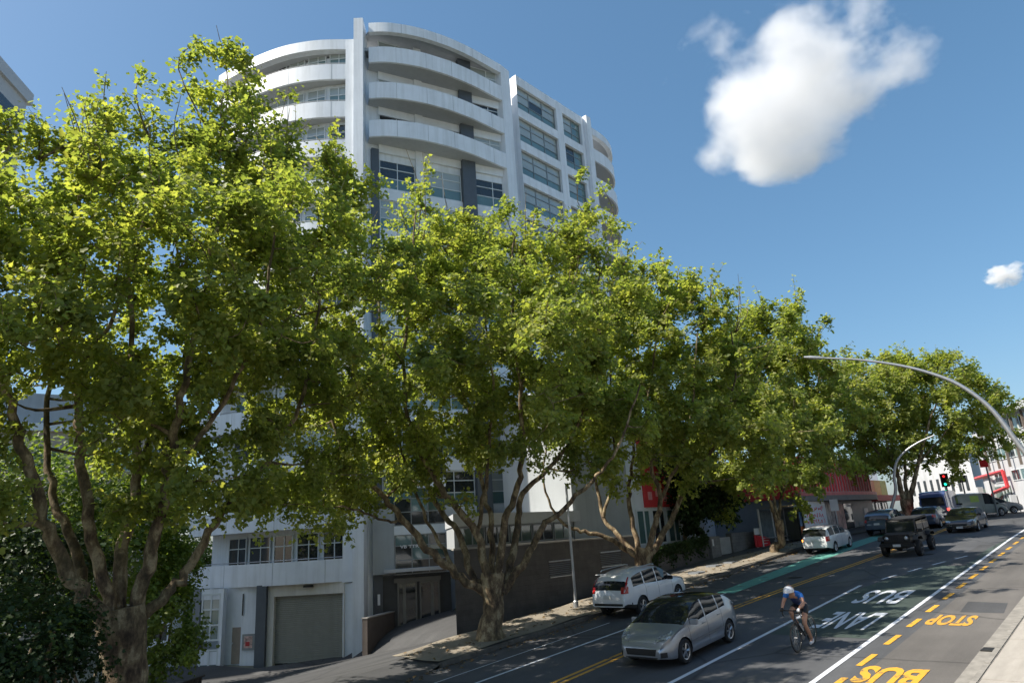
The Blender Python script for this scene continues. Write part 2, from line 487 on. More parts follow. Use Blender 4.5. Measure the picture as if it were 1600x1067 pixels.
# repairs, covers and grates in the carriageway
M['patch_dark'] = asphalt('asphalt_patch', (0.058, 0.059, 0.062)); M['patch_light'] = asphalt('asphalt_repair', (0.112, 0.110, 0.106))
for (x0, x1, y0, y1, mt) in ((20.2, 23.0, 13.2, 14.2, 'patch_dark'), (30.5, 34.5, 10.4, 11.3, 'patch_light'), (25.5, 27.2, 4.4, 5.6, 'patch_dark'), (36, 44, 7.2, 8.0, 'patch_dark'), (14.5, 17.5, 7.4, 8.6, 'patch_light'), (27.0, 29.5, 15.7, 17.0, 'patch_light')):
    j = lambda: rnd.uniform(-0.12, 0.12)
    mark('repair_patch', [(x0 + j(), y0 + j()), (x1 + j(), y0 + j()), (x1 + j(), y1 + j()), (x0 + j(), y1 + j())], M[mt], 0.0075)
M['iron'] = mat('cast_iron', (0.045, 0.043, 0.04), 0.6, 0.6, var=0.3, scale=20)
for (cx_, cy_) in ((33.0, 13.4), (40.5, 9.6)):
    q = MB(); q.lathe([(0.0, 0.018), (0.24, 0.018), (0.25, 0.014), (0.31, 0.014), (0.31, 0.0)], c=(cx_, cy_, road_z(cx_)), n=28, cap=False); q.build('manhole_cover', M['iron'], road)
for cx_ in (21.0, 34.0):
    g_ = MB(); g_.bbox(cx_ - 0.4, cx_ + 0.4, 3.92, 4.2, road_z(cx_) - 0.02, road_z(cx_) + 0.012); go_ = g_.build('drain_grate', M['iron'], road)
# ================================================================== THE APARTMENT TOWER
class Fr:
    """upright facade plane through plan points a -> b; n points to the street"""
    def __init__(s, a, b):
        s.a = np.array(a, float); s.b = np.array(b, float); d = s.b - s.a; s.L = float(np.linalg.norm(d)); s.d = d / s.L
        s.n = np.array([s.d[1], -s.d[0]])
        if s.n @ (EYE[:2] - s.a) < 0: s.n = -s.n
        s.rz = math.atan2(s.d[1], s.d[0])
    def p(s, u, z, o=0.0):
        q = s.a + s.d * u + s.n * o; return (float(q[0]), float(q[1]), float(z))
    def px(s, x, y, o=0.0):
        dr = ray(x, y); A = s.a + s.n * o; n = s.n
        t = ((A - EYE[:2]) @ n) / (dr[:2] @ n); q = EYE + dr * t
        return float((q[:2] - A) @ s.d), float(q[2])
    def box(s, mb, u0, u1, z0, z1, o0, o1, m=0):
        c = s.p((u0 + u1) / 2, (z0 + z1) / 2, (o0 + o1) / 2)
        mb.box(c, (abs(u1 - u0), abs(o1 - o0), abs(z1 - z0)), s.rz, m); return mb
def window(fr, u0, u1, z0, z1, o, cols, rows, parent, glass, frame, ft=0.055, depth=0.07):
    """a frame with real bars; each pane its own sheet set back in it. rows/cols: fractions of the opening"""
    b = MB()
    us = [u0 + (u1 - u0) * c for c in [0] + list(cols) + [1]]; zs = [z0 + (z1 - z0) * r for r in [0] + list(rows) + [1]]
    fr.box(b, u0, u1, z0, z0 + ft, o, o + depth); fr.box(b, u0, u1, z1 - ft, z1, o, o + depth)
    fr.box(b, u0, u0 + ft, z0 + ft, z1 - ft, o, o + depth); fr.box(b, u1 - ft, u1, z0 + ft, z1 - ft, o, o + depth)
    for u in us[1:-1]: fr.box(b, u - ft / 2, u + ft / 2, z0 + ft, z1 - ft, o, o + depth - 0.003)
    for z in zs[1:-1]: fr.box(b, u0 + ft, u1 - ft, z - ft / 2, z + ft / 2, o, o + depth - 0.006)
    w = b.build('window', frame, parent)
    for i in range(len(us) - 1):
        for j in range(len(zs) - 1):
            g = glass(i, j) if callable(glass) else glass
            q = MB(); fr.box(q, us[i] + ft / 2, us[i + 1] - ft / 2, zs[j] + ft / 2, zs[j + 1] - ft / 2, o + 0.01, o + 0.03)
            q.build('pane', g, w)
    return w
def spline(pts, n):
    P = [np.array(p, float) for p in pts]; P = [2 * P[0] - P[1]] + P + [2 * P[-1] - P[-2]]
    out = []
    for i in range(1, len(P) - 2):
        for k in range(n):
            t = k / n; a, b, c, d = P[i - 1], P[i], P[i + 1], P[i + 2]
            out.append(0.5 * (2 * b + (c - a) * t + (2 * a - 5 * b + 4 * c - d) * t * t + (3 * b - a - 3 * c + d) * t ** 3))
    out.append(P[-2]); return out
def offset_path(path, t):
    n = len(path); out = []
    for i in range(n):
        d = np.array(path[min(i + 1, n - 1)]) - np.array(path[max(i - 1, 0)]); d = d / np.linalg.norm(d)
        out.append(np.array(path[i]) - np.array([d[1], -d[0]]) * t)
    return out

tw = empty('apartment_tower', (26.0, 33.0, -0.9))
tag(tw, 'tall white curved apartment tower with rounded balconies rising behind the plane trees', 'building')
# travel left -> right along the street face so that the outside is on the right-hand side
WING = spline([(17.55, 43.0), (17.8, 41.7), (18.17, 40.3), (18.9, 38.2), (19.6, 36.7), (20.6, 35.25), (21.7, 34.1), (22.75, 33.2)], 4)
MIDC = spline([(23.2, 32.62), (23.97, 31.84), (24.92, 31.21), (26.06, 30.64), (27.25, 30.24), (28.35, 29.95), (30.23, 29.67), (32.42, 29.55), (33.0, 29.5)], 3)
fA = Fr((23.75, 33.3), (33.0, 30.0))                      # recessed wall behind the bowed balconies
fF = Fr((35.1, 29.8), (43.7, 29.8))                       # flat glazed bay, parallel to the street
_n = len(WING); _o = [offset_path(WING, t_) for t_ in np.linspace(0.4, 1.6, 25)]
wing_in = [_o[int(round(24 * (1 - i / (_n - 1)) ** 0.8))][i] for i in range(_n)]
core = [tuple(p) for p in wing_in] + [(23.75, 33.32), (33.0, 30.02), (34.9, 30.9), (35.12, 30.2), (43.68, 30.2), (45.5, 31.2), (50, 36), (50, 52), (24.5, 52)]
b = MB(); b.prism(core, -1.3, 37.0); b.build('wall', M['white_wall'], tw)
b = MB(); b.prism([tuple(p) for p in offset_path(WING, 0.35)] + [(23.2, 33.0)] + [tuple(p) for p in offset_path(MIDC, 0.35)][1:] + [(34.0, 30.2), (34.0, 51), (24.5, 51)], 37.15, 37.4); b.build('roof_slab', M['soffit'], tw)
def joints(path, zt, h, parent, idx):
    for i in idx:
        d = np.array(path[i + 1]) - np.array(path[i - 1]); d = d / np.linalg.norm(d); n_ = np.array([d[1], -d[0]])
        c = np.array(path[i]) + n_ * 0.0; q = MB(); q.box((c[0], c[1], zt - h / 2), (0.022, 0.012, h - 0.01), math.atan2(d[1], d[0])); q.build('panel_joint', M['grey_render'], parent)
# ---- left wing: a parapet band and a slab on every floor, windows behind
for k in range(12):
    zt = 4.04 + 2.9 * k
    b = MB(); b.band(WING, zt - 1.19, zt, 0.16); bp_ = b.build('balcony_parapet', M['white_wall'], tw, smooth=0.5); joints(WING, zt, 1.19, bp_, (9, 16, 23))
    b = MB(); b.prism([tuple(p) for p in offset_path(WING, 0.165)] + [tuple(p) for p in offset_path(WING, 1.65)][::-1], zt - 1.16, zt - 0.98); b.build('balcony_slab', M['soffit'], tw)
    if k > 0 or True:
        b = MB(); pr = offset_path(WING, 0.05); b.tube([(p[0], p[1], zt + 0.10) for p in pr], 0.025, 6); b.build('handrail', M['steel'], tw)
b = MB(); b.band(WING, 37.13, 37.92, 0.5); b.build('roof_fascia', M['white_wall'], tw, smooth=0.5)
wp = wing_in
for k in range(12):
    z0 = 4.04 + 2.9 * k - 0.15
    for (i0, i1) in ((6, 10), (10, 14), (14, 18), (18, 22), (22, 26)):
        fr = Fr(wp[i0], wp[i1])
        dark = rnd.random() < 0.35 or k < 2
        g = M['glass_dark'] if dark else M['glass_teal']
        window(fr, 0.12, fr.L - 0.12, z0, z0 + 1.62, 0.06, (0.55,), (0.62,), tw, (lambda i, j: M['glass_blind'] if (j == 1 and not dark) else g), M['frame_white'])
# ---- fin between wing and bowed bay, running from the ground to above the roof
fin = Fr((22.62, 33.36), (23.12, 32.86))
b = MB(); fin.box(b, 0.0, 0.62, -1.3, 39.25, -1.2, 0.55); b.build('fin', M['white_wall'], tw)
b = MB(); fin.box(b, -0.62, -0.06, 2.79, 37.9, -1.2, 0.12); b.build('end_panel', M['white_wall'], tw)
b = MB(); fin.box(b, -0.62, -0.06, -1.3, 2.75, -1.2, 0.02); b.build('end_panel', M['white_trim'], tw)
# ---- bowed bay: roof fascia, three balconies
b = MB(); b.band(MIDC, 38.45, 39.2, 0.35); bp_ = b.build('roof_fascia', M['white_wall'], tw, smooth=0.5); joints(MIDC, 39.2, 0.75, bp_, (6, 12, 18))
b = MB(); b.prism([tuple(p) for p in offset_path(MIDC, 0.36)] + [(33.6, 33.5), (23.9, 36)], 38.75, 38.95); b.build('roof_soffit', M['soffit'], tw)
for zt in (37.22, 34.40, 31.50):
    b = MB(); b.band(MIDC, zt - 1.22, zt, 0.16); bp_ = b.build('balcony_parapet', M['white_wall'], tw, smooth=0.5); joints(MIDC, zt, 1.22, bp_, (5, 10, 15, 20))
    b = MB(); b.prism([tuple(p) for p in offset_path(MIDC, 0.165)] + [fA.p(fA.L + 0.1, 0, -0.1)[:2], fA.p(-0.1, 0, -0.1)[:2]], zt - 1.20, zt - 1.0); b.build('balcony_slab', M['soffit'], tw)
# columns of the bowed bay
uW0, uW1 = fA.px(648, 250)[0], fA.px(660, 250)[0]
uD0, uD1 = fA.px(719, 260)[0], fA.px(739, 260)[0]
b = MB(); fA.box(b, uD0, uD1, -0.2, 38.7, -0.05, 0.42); b.build('dark_column', M['dark_col'], tw)
b = MB(); fA.box(b, uW0, uW1, -0.2, 38.7, -0.05, 0.26); b.build('white_column', M['white_trim'], tw)
b = MB(); fA.box(b, 0.05, 0.55, -0.2, 29.9, -0.05, 0.20); b.build('dark_column', M['dark_col'], tw)
pil = Fr((33.02, 29.5), (34.12, 29.62))
b = MB(); pil.box(b, 0, pil.L, 0.5, 39.2, -1.6, 0.0); b.build('pier', M['white_wall'], tw)
# floors of the bowed bay
zs_sill = [35.75, 32.95, 30.08] + [27.1 - 2.93 * i for i in range(8)]
for i, zs in enumerate(zs_sill):
    hgt = 2.1 if i > 2 else 2.4
    z0 = zs if i > 2 else zs + 0.45
    b = MB(); fA.box(b, 0.56, fA.L, z0 - 0.8, z0, 0.0, 0.16); b.build('spandrel', M['white_trim'], tw)
    for (ua, ub, cols) in ((0.6, uW0 - 0.04, (0.5,)), (uW1 + 0.04, uD0 - 0.03, (0.5,)), (uD1 + 0.03, fA.L - 0.05, (0.62,))):
        if ub - ua < 0.3: continue
        lit = rnd.random()
        def gl(ci, rj, lit=lit, i=i):
            if rj == 0: return M['glass_teal']
            if lit < 0.35: return M['glass_dark']
            return M['glass_blind']
        window(fA, ua, ub, z0 + 0.02, z0 + hgt, 0.02, cols, (0.38, 0.72), tw, gl, M['frame_white'])
# ---- flat bay: projecting piers and spandrels, glazing set back
zA, zTop = [], 39.5
rowz = [(fF.px(806, 131)[1], fF.px(806, 166)[1])]
b = MB(); b.bbox(35.1, 43.7, 30.15, 31.5, 0.5, zTop - 0.02); b.build('bay_wall', M['white_wall'], tw)
uA0, uA1 = fF.px(806.5, 131)[0], fF.px(868.5, 170)[0]
uB0, uB1 = fF.px(878.5, 179)[0], fF.px(908, 200)[0]
for (u0, u1) in ((0.0, uA0), (uA1, uB0), (uB1, fF.L)):
    b = MB(); fF.box(b, u0, u1, 0.5, zTop, -0.4, 0.0); b.build('pier', M['white_wall'], tw)
ztop1 = rowz[0][0]; wh = rowz[0][0] - rowz[0][1]
for (u0, u1) in ((uA0, uA1), (uB0, uB1)):
    b = MB(); fF.box(b, u0 + 0.002, u1 - 0.002, ztop1, zTop - 0.01, -0.4, -0.02); b.build('parapet', M['white_wall'], tw)
for i in range(10):
    za = ztop1 - 2.87 * i; zb = za - 2.12
    for gi, (u0, u1, cols) in enumerate(((uA0, uA1, (0.333, 0.667)), (uB0, uB1, (0.56,)))):
        b = MB(); fF.box(b, u0 + 0.002, u1 - 0.002, zb - 0.75, zb, -0.4, -0.02); b.build('spandrel', M['white_wall'], tw)
        if i > 6: continue
        openw = (i, gi) in ((1, 1), (4, 1), (0, 0))
        def gl(ci, rj, openw=openw, gi=gi):
            if rj == 0: return M['glass_teal']
            if gi == 1 and ci == 1: return M['glass_teal']
            if openw and ((gi == 1 and ci == 0) or (gi == 0 and ci == 1 and rj == 1)): return M['glass_dark']
            return M['glass_blind']
        window(fF, u0 + 0.01, u1 - 0.01, zb + 0.01, za - 0.01, -0.3, cols, (0.36, 0.70), tw, gl, M['frame_grey'], ft=0.07)
# ---- fin and rounded end beyond the flat bay
b = MB(); b.bbox(43.75, 44.4, 29.45, 31.2, 0.5, 39.6); b.build('fin', M['white_wall'], tw)
ENDC = spline([(44.45, 29.75), (47.2, 29.9), (49.6, 30.9), (51.2, 32.8), (51.9, 35.5)], 4)
b = MB(); b.band(ENDC, 38.3, 39.0, 0.4); b.build('roof_fascia', M['white_wall'], tw, smooth=0.5)
b = MB(); b.prism([tuple(p) for p in offset_path(ENDC, 0.41)] + [(44.6, 36)], 38.5, 38.7); b.build('roof_soffit', M['soffit'], tw)
for k in range(10):
    zt = 36.9 - 2.87 * k
    b = MB(); b.band(ENDC, zt - 1.2, zt, 0.16); b.build('balcony_parapet', M['white_wall'], tw, smooth=0.5)
    b = MB(); b.prism([tuple(p) for p in offset_path(ENDC, 0.165)] + [(44.6, 36)], zt - 1.18, zt - 1.0); b.build('balcony_slab', M['soffit'], tw)
# ---- ground floor of the wing: roller door, service door, notice board, tall window
g0, g1 = np.array([22.0, 33.9]), np.array([16.95, 40.75])
fG = Fr(g1, g0)
def GU(x, y=980): return fG.px(x, y)[0]
zg = -1.02
b = MB()
uL, uR = GU(427), GU(537)
ztopd = fG.px(480, 929)[1]
fG.box(b, uR, fG.L + 0.3, zg - 0.4, 2.9, -0.3, 0.0); fG.box(b, GU(417), uL, zg - 0.4, 2.9, -0.3, 0.0); fG.box(b, uL + 0.002, uR - 0.002, ztopd, 2.9, -0.3, -0.002)
b.build('garage_surround', mat('warm_render', (0.66, 0.63, 0.57), 0.7, var=0.07, scale=0.9, streak=0.22), tw)
b = MB(); n = 34
for i in range(n):
    za = zg - 0.1 + (ztopd - zg + 0.1) * i / n; zb = zg - 0.1 + (ztopd - zg + 0.1) * (i + 1) / n
    fG.box(b, uL, uR, za + 0.006, zb - 0.006, -0.34, -0.22 + 0.012 * (i % 2))
b.build('roller_door', mat('roller_door_paint', (0.27, 0.27, 0.235), 0.5, var=0.07, streak=0.12), tw)
b = MB(); fG.box(b, GU(401), GU(416.5), zg - 0.4, 2.9, -0.3, 0.18); b.build('dark_column', M['dark_col'], tw)
b = MB(); fG.box(b, GU(372), GU(400.5), zg - 0.4, 2.9, -0.6, -0.32); b.build('service_wall', M['white_wall'], tw)
b = MB(); fG.box(b, GU(345), GU(371.8), zg - 0.4, 2.9, -0.7, -0.42); b.build('service_recess', M['white_trim'], tw)
d = MB(); fG.box(d, GU(358), GU(371), zg - 0.05, fG.px(365, 981)[1], -0.41, -0.36); dd = d.build('service_door', mat('tan_door', (0.27, 0.22, 0.17), 0.6), tw)
d = MB(); fG.box(d, GU(359), GU(360), zg + 0.95, zg + 1.05, -0.36, -0.31); d.build('handle', M['steel'], dd)
nb = MB(); zn0, zn1 = fG.px(386, 1016)[1], fG.px(386, 991)[1]; fG.box(nb, GU(376), GU(396), zn0, zn1, -0.30, -0.22); nbo = nb.build('notice_board', M['frame_grey'], tw)
nb = MB(); fG.box(nb, GU(379), GU(392), zn0 + 0.1, zn1 - 0.1, -0.217, -0.21); nb.build('poster', mat('faded_poster', (0.5, 0.34, 0.30), 0.5, var=0.6, scale=6), nbo)
nb = MB(); fG.box(nb, GU(381.5), GU(388), zn0 + 0.2, zn0 + 0.42, -0.206, -0.20); nb.build('poster_patch', M['red_dull'], nbo)
for (xa, xb, ya, yb) in ((314, 344, 1001, 927), (314, 344, 1056, 1014)):
    window(fG, GU(xa), GU(xb), max(fG.px(330, ya)[1], -2.4), fG.px(330, yb)[1], 0.0, (0.5,), (0.33, 0.66) if yb < 1000 else (), tw, (lambda i, j: M['glass_blind'] if j == 2 else M['glass_teal']), M['frame_white'], ft=0.09)
b = MB(); fG.box(b, GU(312), GU(346), -1.0, -0.35, -0.05, 0.05); fG.box(b, GU(312), GU(346), 2.3, 2.85, -0.05, 0.05); fG.box(b, GU(344), GU(348), -2.6, 2.85, -0.3, 0.08); b.build('window_surround', M['white_wall'], tw)
b = MB(); fG.box(b, GU(301), GU(312), -2.8, 2.85, -0.4, 0.1); b.build('dark_column', M['grey_panel'], tw)
sd = MB(); sd.bbox(16.3, 17.0, 41.8, 46, -3.2, 2.85); sdo = sd.build('side_wall', M['white_wall'], tw)
for zc in (-1.9, -0.6, 0.7, 2.0):
    q = MB(); q.bbox(16.28, 16.31, 42.0, 44.5, zc - 0.4, zc + 0.4); q.build('side_window', M['glass_dark'], sdo)
b = MB(); u = GU(374); b.tube([fG.p(u, fG.px(374, 928)[1], -0.27), fG.p(u, fG.px(374, 962)[1], -0.27)], 0.03, 6); b.build('downpipe', M['black'], tw)
b = MB(); b.box(fG.p(GU(482), 2.72, 0.12), (0.5, 0.2, 0.12), fG.rz); b.build('door_sensor', M['black'], tw)
# ---- entrance between the fin and the block wall
fE = Fr((23.35, 33.3), (27.3, 30.4))
def EU(x, y=930): return fE.px(x, y)[0]
def EZ(y, x=650): return fE.px(x, y)[1]
b = MB(); fE.box(b, EU(583), EU(617), EZ(897, 600), EZ(790, 600), -0.1, 0.12); b.build('metal_panel', M['grey_render'], tw)
for (ya, yb) in ((896, 834), (820, 762), (748, 700)):
    window(fE, EU(617.5), EU(700), EZ(ya), EZ(yb), 0.02, (0.33, 0.66), (0.36, 0.72), tw, (lambda i, j: [M['glass_green'], M['glass_dark'], M['glass_teal']][(i + j) % 3] if j else M['glass_dark']), M['frame_grey'])
for (ya, yb) in ((834, 820), (762, 748)):
    b = MB(); fE.box(b, EU(617), EU(702), EZ(ya) + 0.004, EZ(yb) - 0.004, -0.1, 0.10); b.build('spandrel', M['white_trim'], tw)
M['entry_shade'] = mat('entry_recess_shade', (0.035, 0.037, 0.04), 0.5, var=0.2)
M['entry_frame'] = mat('entry_frame', (0.15, 0.145, 0.13), 0.45, var=0.08)
b = MB(); fE.box(b, EU(584), EU(706), -0.5, EZ(897), -0.6, -0.29); b.build('entrance_recess_shade', M['entry_shade'], tw)  # near-black panel stands in for the shaded depth of the entry recess
b = MB(); fE.box(b, EU(600), EU(692), EZ(891), EZ(886), -1.0, 0.7); b.build('canopy', M['soffit'], tw)
zd0, zd1 = EZ(975) - 0.05, EZ(898)
for (xa, xb) in ((621, 632), (632, 652), (656, 676), (676, 688)):
    ent = window(fE, EU(xa), EU(xb), zd0, zd1 - 0.35, -0.25, (), (), tw, M['glass_dark'], M['entry_frame'], ft=0.09, depth=0.1)
    ent.name = 'entrance_door' if xa in (632, 656) else 'side_light'
b = MB(); fE.box(b, EU(616), EU(690), zd1 - 0.35, zd1 - 0.12, -0.28, -0.1); b.build('door_head', M['entry_frame'], tw)
b = MB(); fE.box(b, EU(590), EU(594), EZ(945, 590), EZ(928, 590), 0.1, 0.16); b.build('intercom', M['white_paper'], tw)
# white lettering behind the glass above the door
def wall_text(name, text, fr, u, z, h, o, material, parent, width=None, bold=0.0, depth=0.01):
    cu = bpy.data.curves.new(name, 'FONT'); cu.body = text; cu.size = 1.0; cu.offset = bold; cu.extrude = 0.0; cu.resolution_u = 3
    ob = bpy.data.objects.new(name, cu); COL.objects.link(ob); bpy.context.view_layer.update()
    me = bpy.data.meshes.new_from_object(ob.evaluated_get(bpy.context.evaluated_depsgraph_get())); bpy.data.objects.remove(ob)
    co = np.array([v.co[:] for v in me.vertices]); mn, mx = co.min(0), co.max(0)
    sc_ = h / (mx[1] - mn[1]); w = width or (mx[0] - mn[0]) * sc_
    off = wloc(parent) if parent is not None else np.zeros(3)
    right = fr.d if np.cross(np.append(fr.n, 0), [0, 0, 1]) @ np.append(fr.d, 0) < 0 else -fr.d
    for i, v in enumerate(me.vertices):
        q = np.array(fr.p(u, z, o)) + np.append(right, 0) * ((co[i, 0] - mn[0]) / (mx[0] - mn[0])) * w + np.array([0, 0, (co[i, 1] - mn[1]) * sc_])
        v.co = q - off
    me.materials.clear(); me.materials.append(material)
    return link_mesh(name, me, parent)
wall_text('lettering', 'VB TTRI', fE, EU(625, 855), EZ(855), 0.17, 0.10, M['white_paper'], tw, bold=0.02, width=EU(656, 855) - EU(625, 855))
# low planter wall by the entrance
lw = empty('low_block_wall', (22.9, 31.6, -0.7)); tag(lw, 'low brown block wall between the garage ramp and the glass entrance', 'wall')
fL = Fr((21.7, 31.2), (24.4, 32.4))
b = MB(); fL.box(b, fL.px(574, 985)[0], fL.px(616, 985)[0], -0.9, fL.px(595, 961)[1], -0.3, 0.0); b.build('wall_body', M['blockwork'], lw)
b = MB(); fL.box(b, fL.px(573.5, 985)[0], fL.px(616.5, 985)[0], fL.px(595, 961)[1], fL.px(595, 961)[1] + 0.06, -0.33, 0.03); b.build('coping', M['concrete'], lw)
# ================================================================== WALLS AND OTHER BUILDINGS
def block_mat(name, c1, c2, mortar, sx=0.4, sz=0.2):
    m, nt, b = new_mat(name)
    tc = nt.nodes.new('ShaderNodeTexCoord'); sep = nt.nodes.new('ShaderNodeSeparateXYZ'); nt.links.new(tc.outputs['Object'], sep.inputs[0])
    ad = nt.nodes.new('ShaderNodeMath'); ad.operation = 'ADD'; nt.links.new(sep.outputs[0], ad.inputs[0]); nt.links.new(sep.outputs[1], ad.inputs[1])
    cb = nt.nodes.new('ShaderNodeCombineXYZ'); nt.links.new(ad.outputs[0], cb.inputs[0]); nt.links.new(sep.outputs[2], cb.inputs[1])
    br = nt.nodes.new('ShaderNodeTexBrick'); nt.links.new(cb.outputs[0], br.inputs['Vector'])
    br.inputs['Scale'].default_value = 1.0; br.inputs['Brick Width'].default_value = sx; br.inputs['Row Height'].default_value = sz; br.inputs['Mortar Size'].default_value = 0.006
    br.inputs['Color1'].default_value = (*c1, 1); br.inputs['Color2'].default_value = (*c2, 1); br.inputs['Mortar'].default_value = (*mortar, 1)
    n = noise_node(nt, 1.3, 5, 0.6); r = ramp_node(nt, n.outputs['Fac'], [(0.3, (0.75, 0.75, 0.75)), (0.7, (1.2, 1.2, 1.2))])
    o = mixc(nt, 1.0, br.outputs['Color'], r.outputs[0], 'MULTIPLY'); nt.links.new(o, b.inputs['Base Color']); b.inputs['Roughness'].default_value = 0.9
    bp = nt.nodes.new('ShaderNodeBump'); bp.inputs['Strength'].default_value = 0.6; bp.inputs['Distance'].default_value = 0.008; bp.invert = True
    nt.links.new(br.outputs['Fac'], bp.inputs['Height']); nt.links.new(bp.outputs[0], b.inputs['Normal'])
    return m
M['blocks'] = block_mat('brown_blocks', (0.112, 0.102, 0.096), (0.098, 0.089, 0.084), (0.082, 0.076, 0.072))
M['grey_blocks'] = block_mat('grey_blocks', (0.20, 0.20, 0.20), (0.17, 0.17, 0.175), (0.12, 0.12, 0.12))
M['tan_brick'] = block_mat('tan_brick', (0.56, 0.45, 0.34), (0.50, 0.40, 0.30), (0.50, 0.45, 0.40), 0.24, 0.086)
M['sign_white'] = mat('sign_white', (0.74, 0.74, 0.76), 0.5, var=0.05)
M['pale_blue'] = mat('pale_blue_panel', (0.42, 0.47, 0.55), 0.5, var=0.06)

# ---- podium block wall along the footpath
pw = empty('block_wall', (26.0, 21.5, road_z(26) + 0.13)); tag(pw, 'long dark brown block wall beside the footpath behind the slim grey post', 'wall')
b = MB(); b.prism([(19.3, 21.5), (32.3, 21.5), (32.3, 23.9), (29.6, 29.6), (27.45, 30.25)], 0.2, 4.22); b.build('wall_body', M['blocks'], pw)
b = MB(); b.prism([(19.25, 21.46), (32.34, 21.46), (32.34, 21.75), (19.4, 21.75)], 4.22, 4.29); b.build('coping', M['concrete'], pw)
for (x0, x1, z0, z1) in ((25.1, 26.85, 2.68, 3.42), (29.1, 30.85, 2.85, 3.6)):
    v = MB(); v.bbox(x0, x1, 21.44, 21.5, z1 - 0.05, z1); v.bbox(x0, x1, 21.44, 21.5, z0, z0 + 0.05)
    vo = v.build('vent_frame', M['steel'], pw)
    k = 0; z = z0 + 0.06
    while z < z1 - 0.09:
        q = MB(); q.box(((x0 + x1) / 2, 21.475, z + 0.03), (x1 - x0, 0.045, 0.012), rx=0.6); q.build('louvre', M['grey_panel'], vo); z += 0.085
b = MB(); b.bbox(21.6, 21.95, 21.40, 21.497, 3.25, 3.62); b.build('wall_notice', M['sign_white'], pw)
# ---- low glazed storey and plain grey wall behind it
ps = empty('glazed_storey', (27.0, 24.5, 4.3)); tag(ps, 'low glazed storey with a pale roof edge above the brown block wall', 'building')
b = MB(); b.prism([(21.6, 24.0), (30.3, 24.0), (30.3, 28.6), (25.2, 28.6)], 4.2, 5.2); b.build('wall', M['grey_render'], ps)
b = MB(); b.prism([(21.3, 23.7), (30.6, 23.7), (30.6, 28.7), (25.2, 28.7)], 5.2, 5.75); b.build('roof_edge', M['soffit'], ps)
fS = Fr((21.7, 23.98), (30.3, 23.98))
for i in range(5):
    window(fS, 0.15 + i * 1.68, 1.75 + i * 1.68, 4.32, 5.15, 0.01, (0.5,), (), ps, [M['glass_green'], M['glass_dark']][i % 2], M['frame_grey'])
gw = empty('grey_building', (33, 26, 2.2)); tag(gw, 'plain grey rendered building behind the third plane tree', 'building')
b = MB(); b.bbox(30.4, 35.95, 24.0, 29.2, 1.5, 12.5); b.build('wall', M['grey_render'], gw)
b = MB(); b.bbox(30.3, 36.0, 23.9, 29.25, 12.5, 12.75); b.build('parapet', M['white_trim'], gw)
# ---- white commercial building with red sign panels
cb_ = empty('commercial_building', (41, 27, 2.6)); tag(cb_, 'white commercial building with pink red sign panels behind the tree branches', 'building')
b = MB(); b.bbox(36.0, 46.5, 24.05, 34, 2.0, 11.4); b.build('wall', M['white_wall'], cb_)
fC = Fr((36.0, 24.04), (46.5, 24.04))
for i in range(4):
    window(fC, 0.55 + 1.75 * i, 2.1 + 1.75 * i, 3.6, 5.75, 0.0, (0.55,), (), cb_, M['glass_teal'] if i % 2 == 0 else M['glass_dark'], M['white_trim'], ft=0.12)
M['sign_red'] = mat('sign_red', (0.62, 0.05, 0.06), 0.45, var=0.1)
for (u0, u1, z0, z1) in ((1.45, 2.6, 8.5, 10.2), (1.6, 5.0, 5.85, 8.45), (5.1, 9.5, 5.85, 7.2)):
    b = MB(); fC.box(b, u0, u1, z0, z1, 0.0, 0.12); b.build('sign_panel', M['sign_red'], cb_)
for (u0, z0) in ((2.0, 6.3), (2.9, 6.5), (3.8, 6.2), (2.2, 7.6), (3.3, 7.5), (4.2, 7.4)):
    b = MB(); fC.box(b, u0, u0 + 0.45, z0, z0 + 0.5, 0.12, 0.135); b.build('sign_patch', mat('sign_pink', (0.75, 0.35, 0.36), 0.5, var=0.2), cb_)
# ---- ivy wall, grey retaining wall with gate
iv = empty('ivy_wall', (36.5, 21.2, road_z(36) + 0.13)); tag(iv, 'brown retaining wall with ivy trailing over it beyond the third tree', 'wall')
b = MB(); b.prism([(32.5, 21.3), (40.0, 21.3), (40.0, 21.7), (32.5, 21.7)], lambda p: road_z(p[0]) - 0.2, lambda p: road_z(p[0]) + 1.45); b.build('wall_body', M['blocks'], iv)
rng = np.random.default_rng(77); n = 2600
ix = 32.6 + 7.3 * rng.random(n); iz = np.array([road_z(x) for x in ix]) + 1.5 - np.abs(rng.normal(size=n)) * (0.28 + 0.22 * np.sin(ix * 1.9) ** 2)
me_pts = np.stack([ix, 21.26 - rng.random(n) * 0.12, iz], 1)
ivy_pts, ivy_parent = me_pts, iv
rw = empty('retaining_wall', (43, 21.2, road_z(43) + 0.13)); tag(rw, 'grey concrete retaining wall with a pale gate left of the red sign', 'wall')
b = MB(); b.prism([(40.2, 21.2), (41.4, 21.2), (41.4, 21.6), (40.2, 21.6)], 2.0, 3.85); b.build('wall_body', M['grey_blocks'], rw)
b = MB(); b.prism([(43.05, 21.2), (46.6, 21.2), (46.6, 21.6), (43.05, 21.6)], 2.0, 3.95); b.build('wall_body', M['grey_blocks'], rw)
gt = MB(); gt.bbox(41.42, 43.03, 21.33, 21.37, 2.75, 3.72); gto = gt.build('gate', mat('pale_gate', (0.34, 0.35, 0.36), 0.6), rw)
for i in range(12):
    q = MB(); q.bbox(41.45 + 0.131 * i, 41.55 + 0.131 * i, 21.30, 21.33, 2.72, 3.74); q.build('board', mat('gate_board', (0.40, 0.41, 0.42), 0.6) if i == 0 else bpy.data.materials['gate_board'], gto)
q = MB(); q.bbox(40.35, 40.5, 21.16, 21.2, 3.3, 3.7); q.build('plate', M['sign_white'], rw)
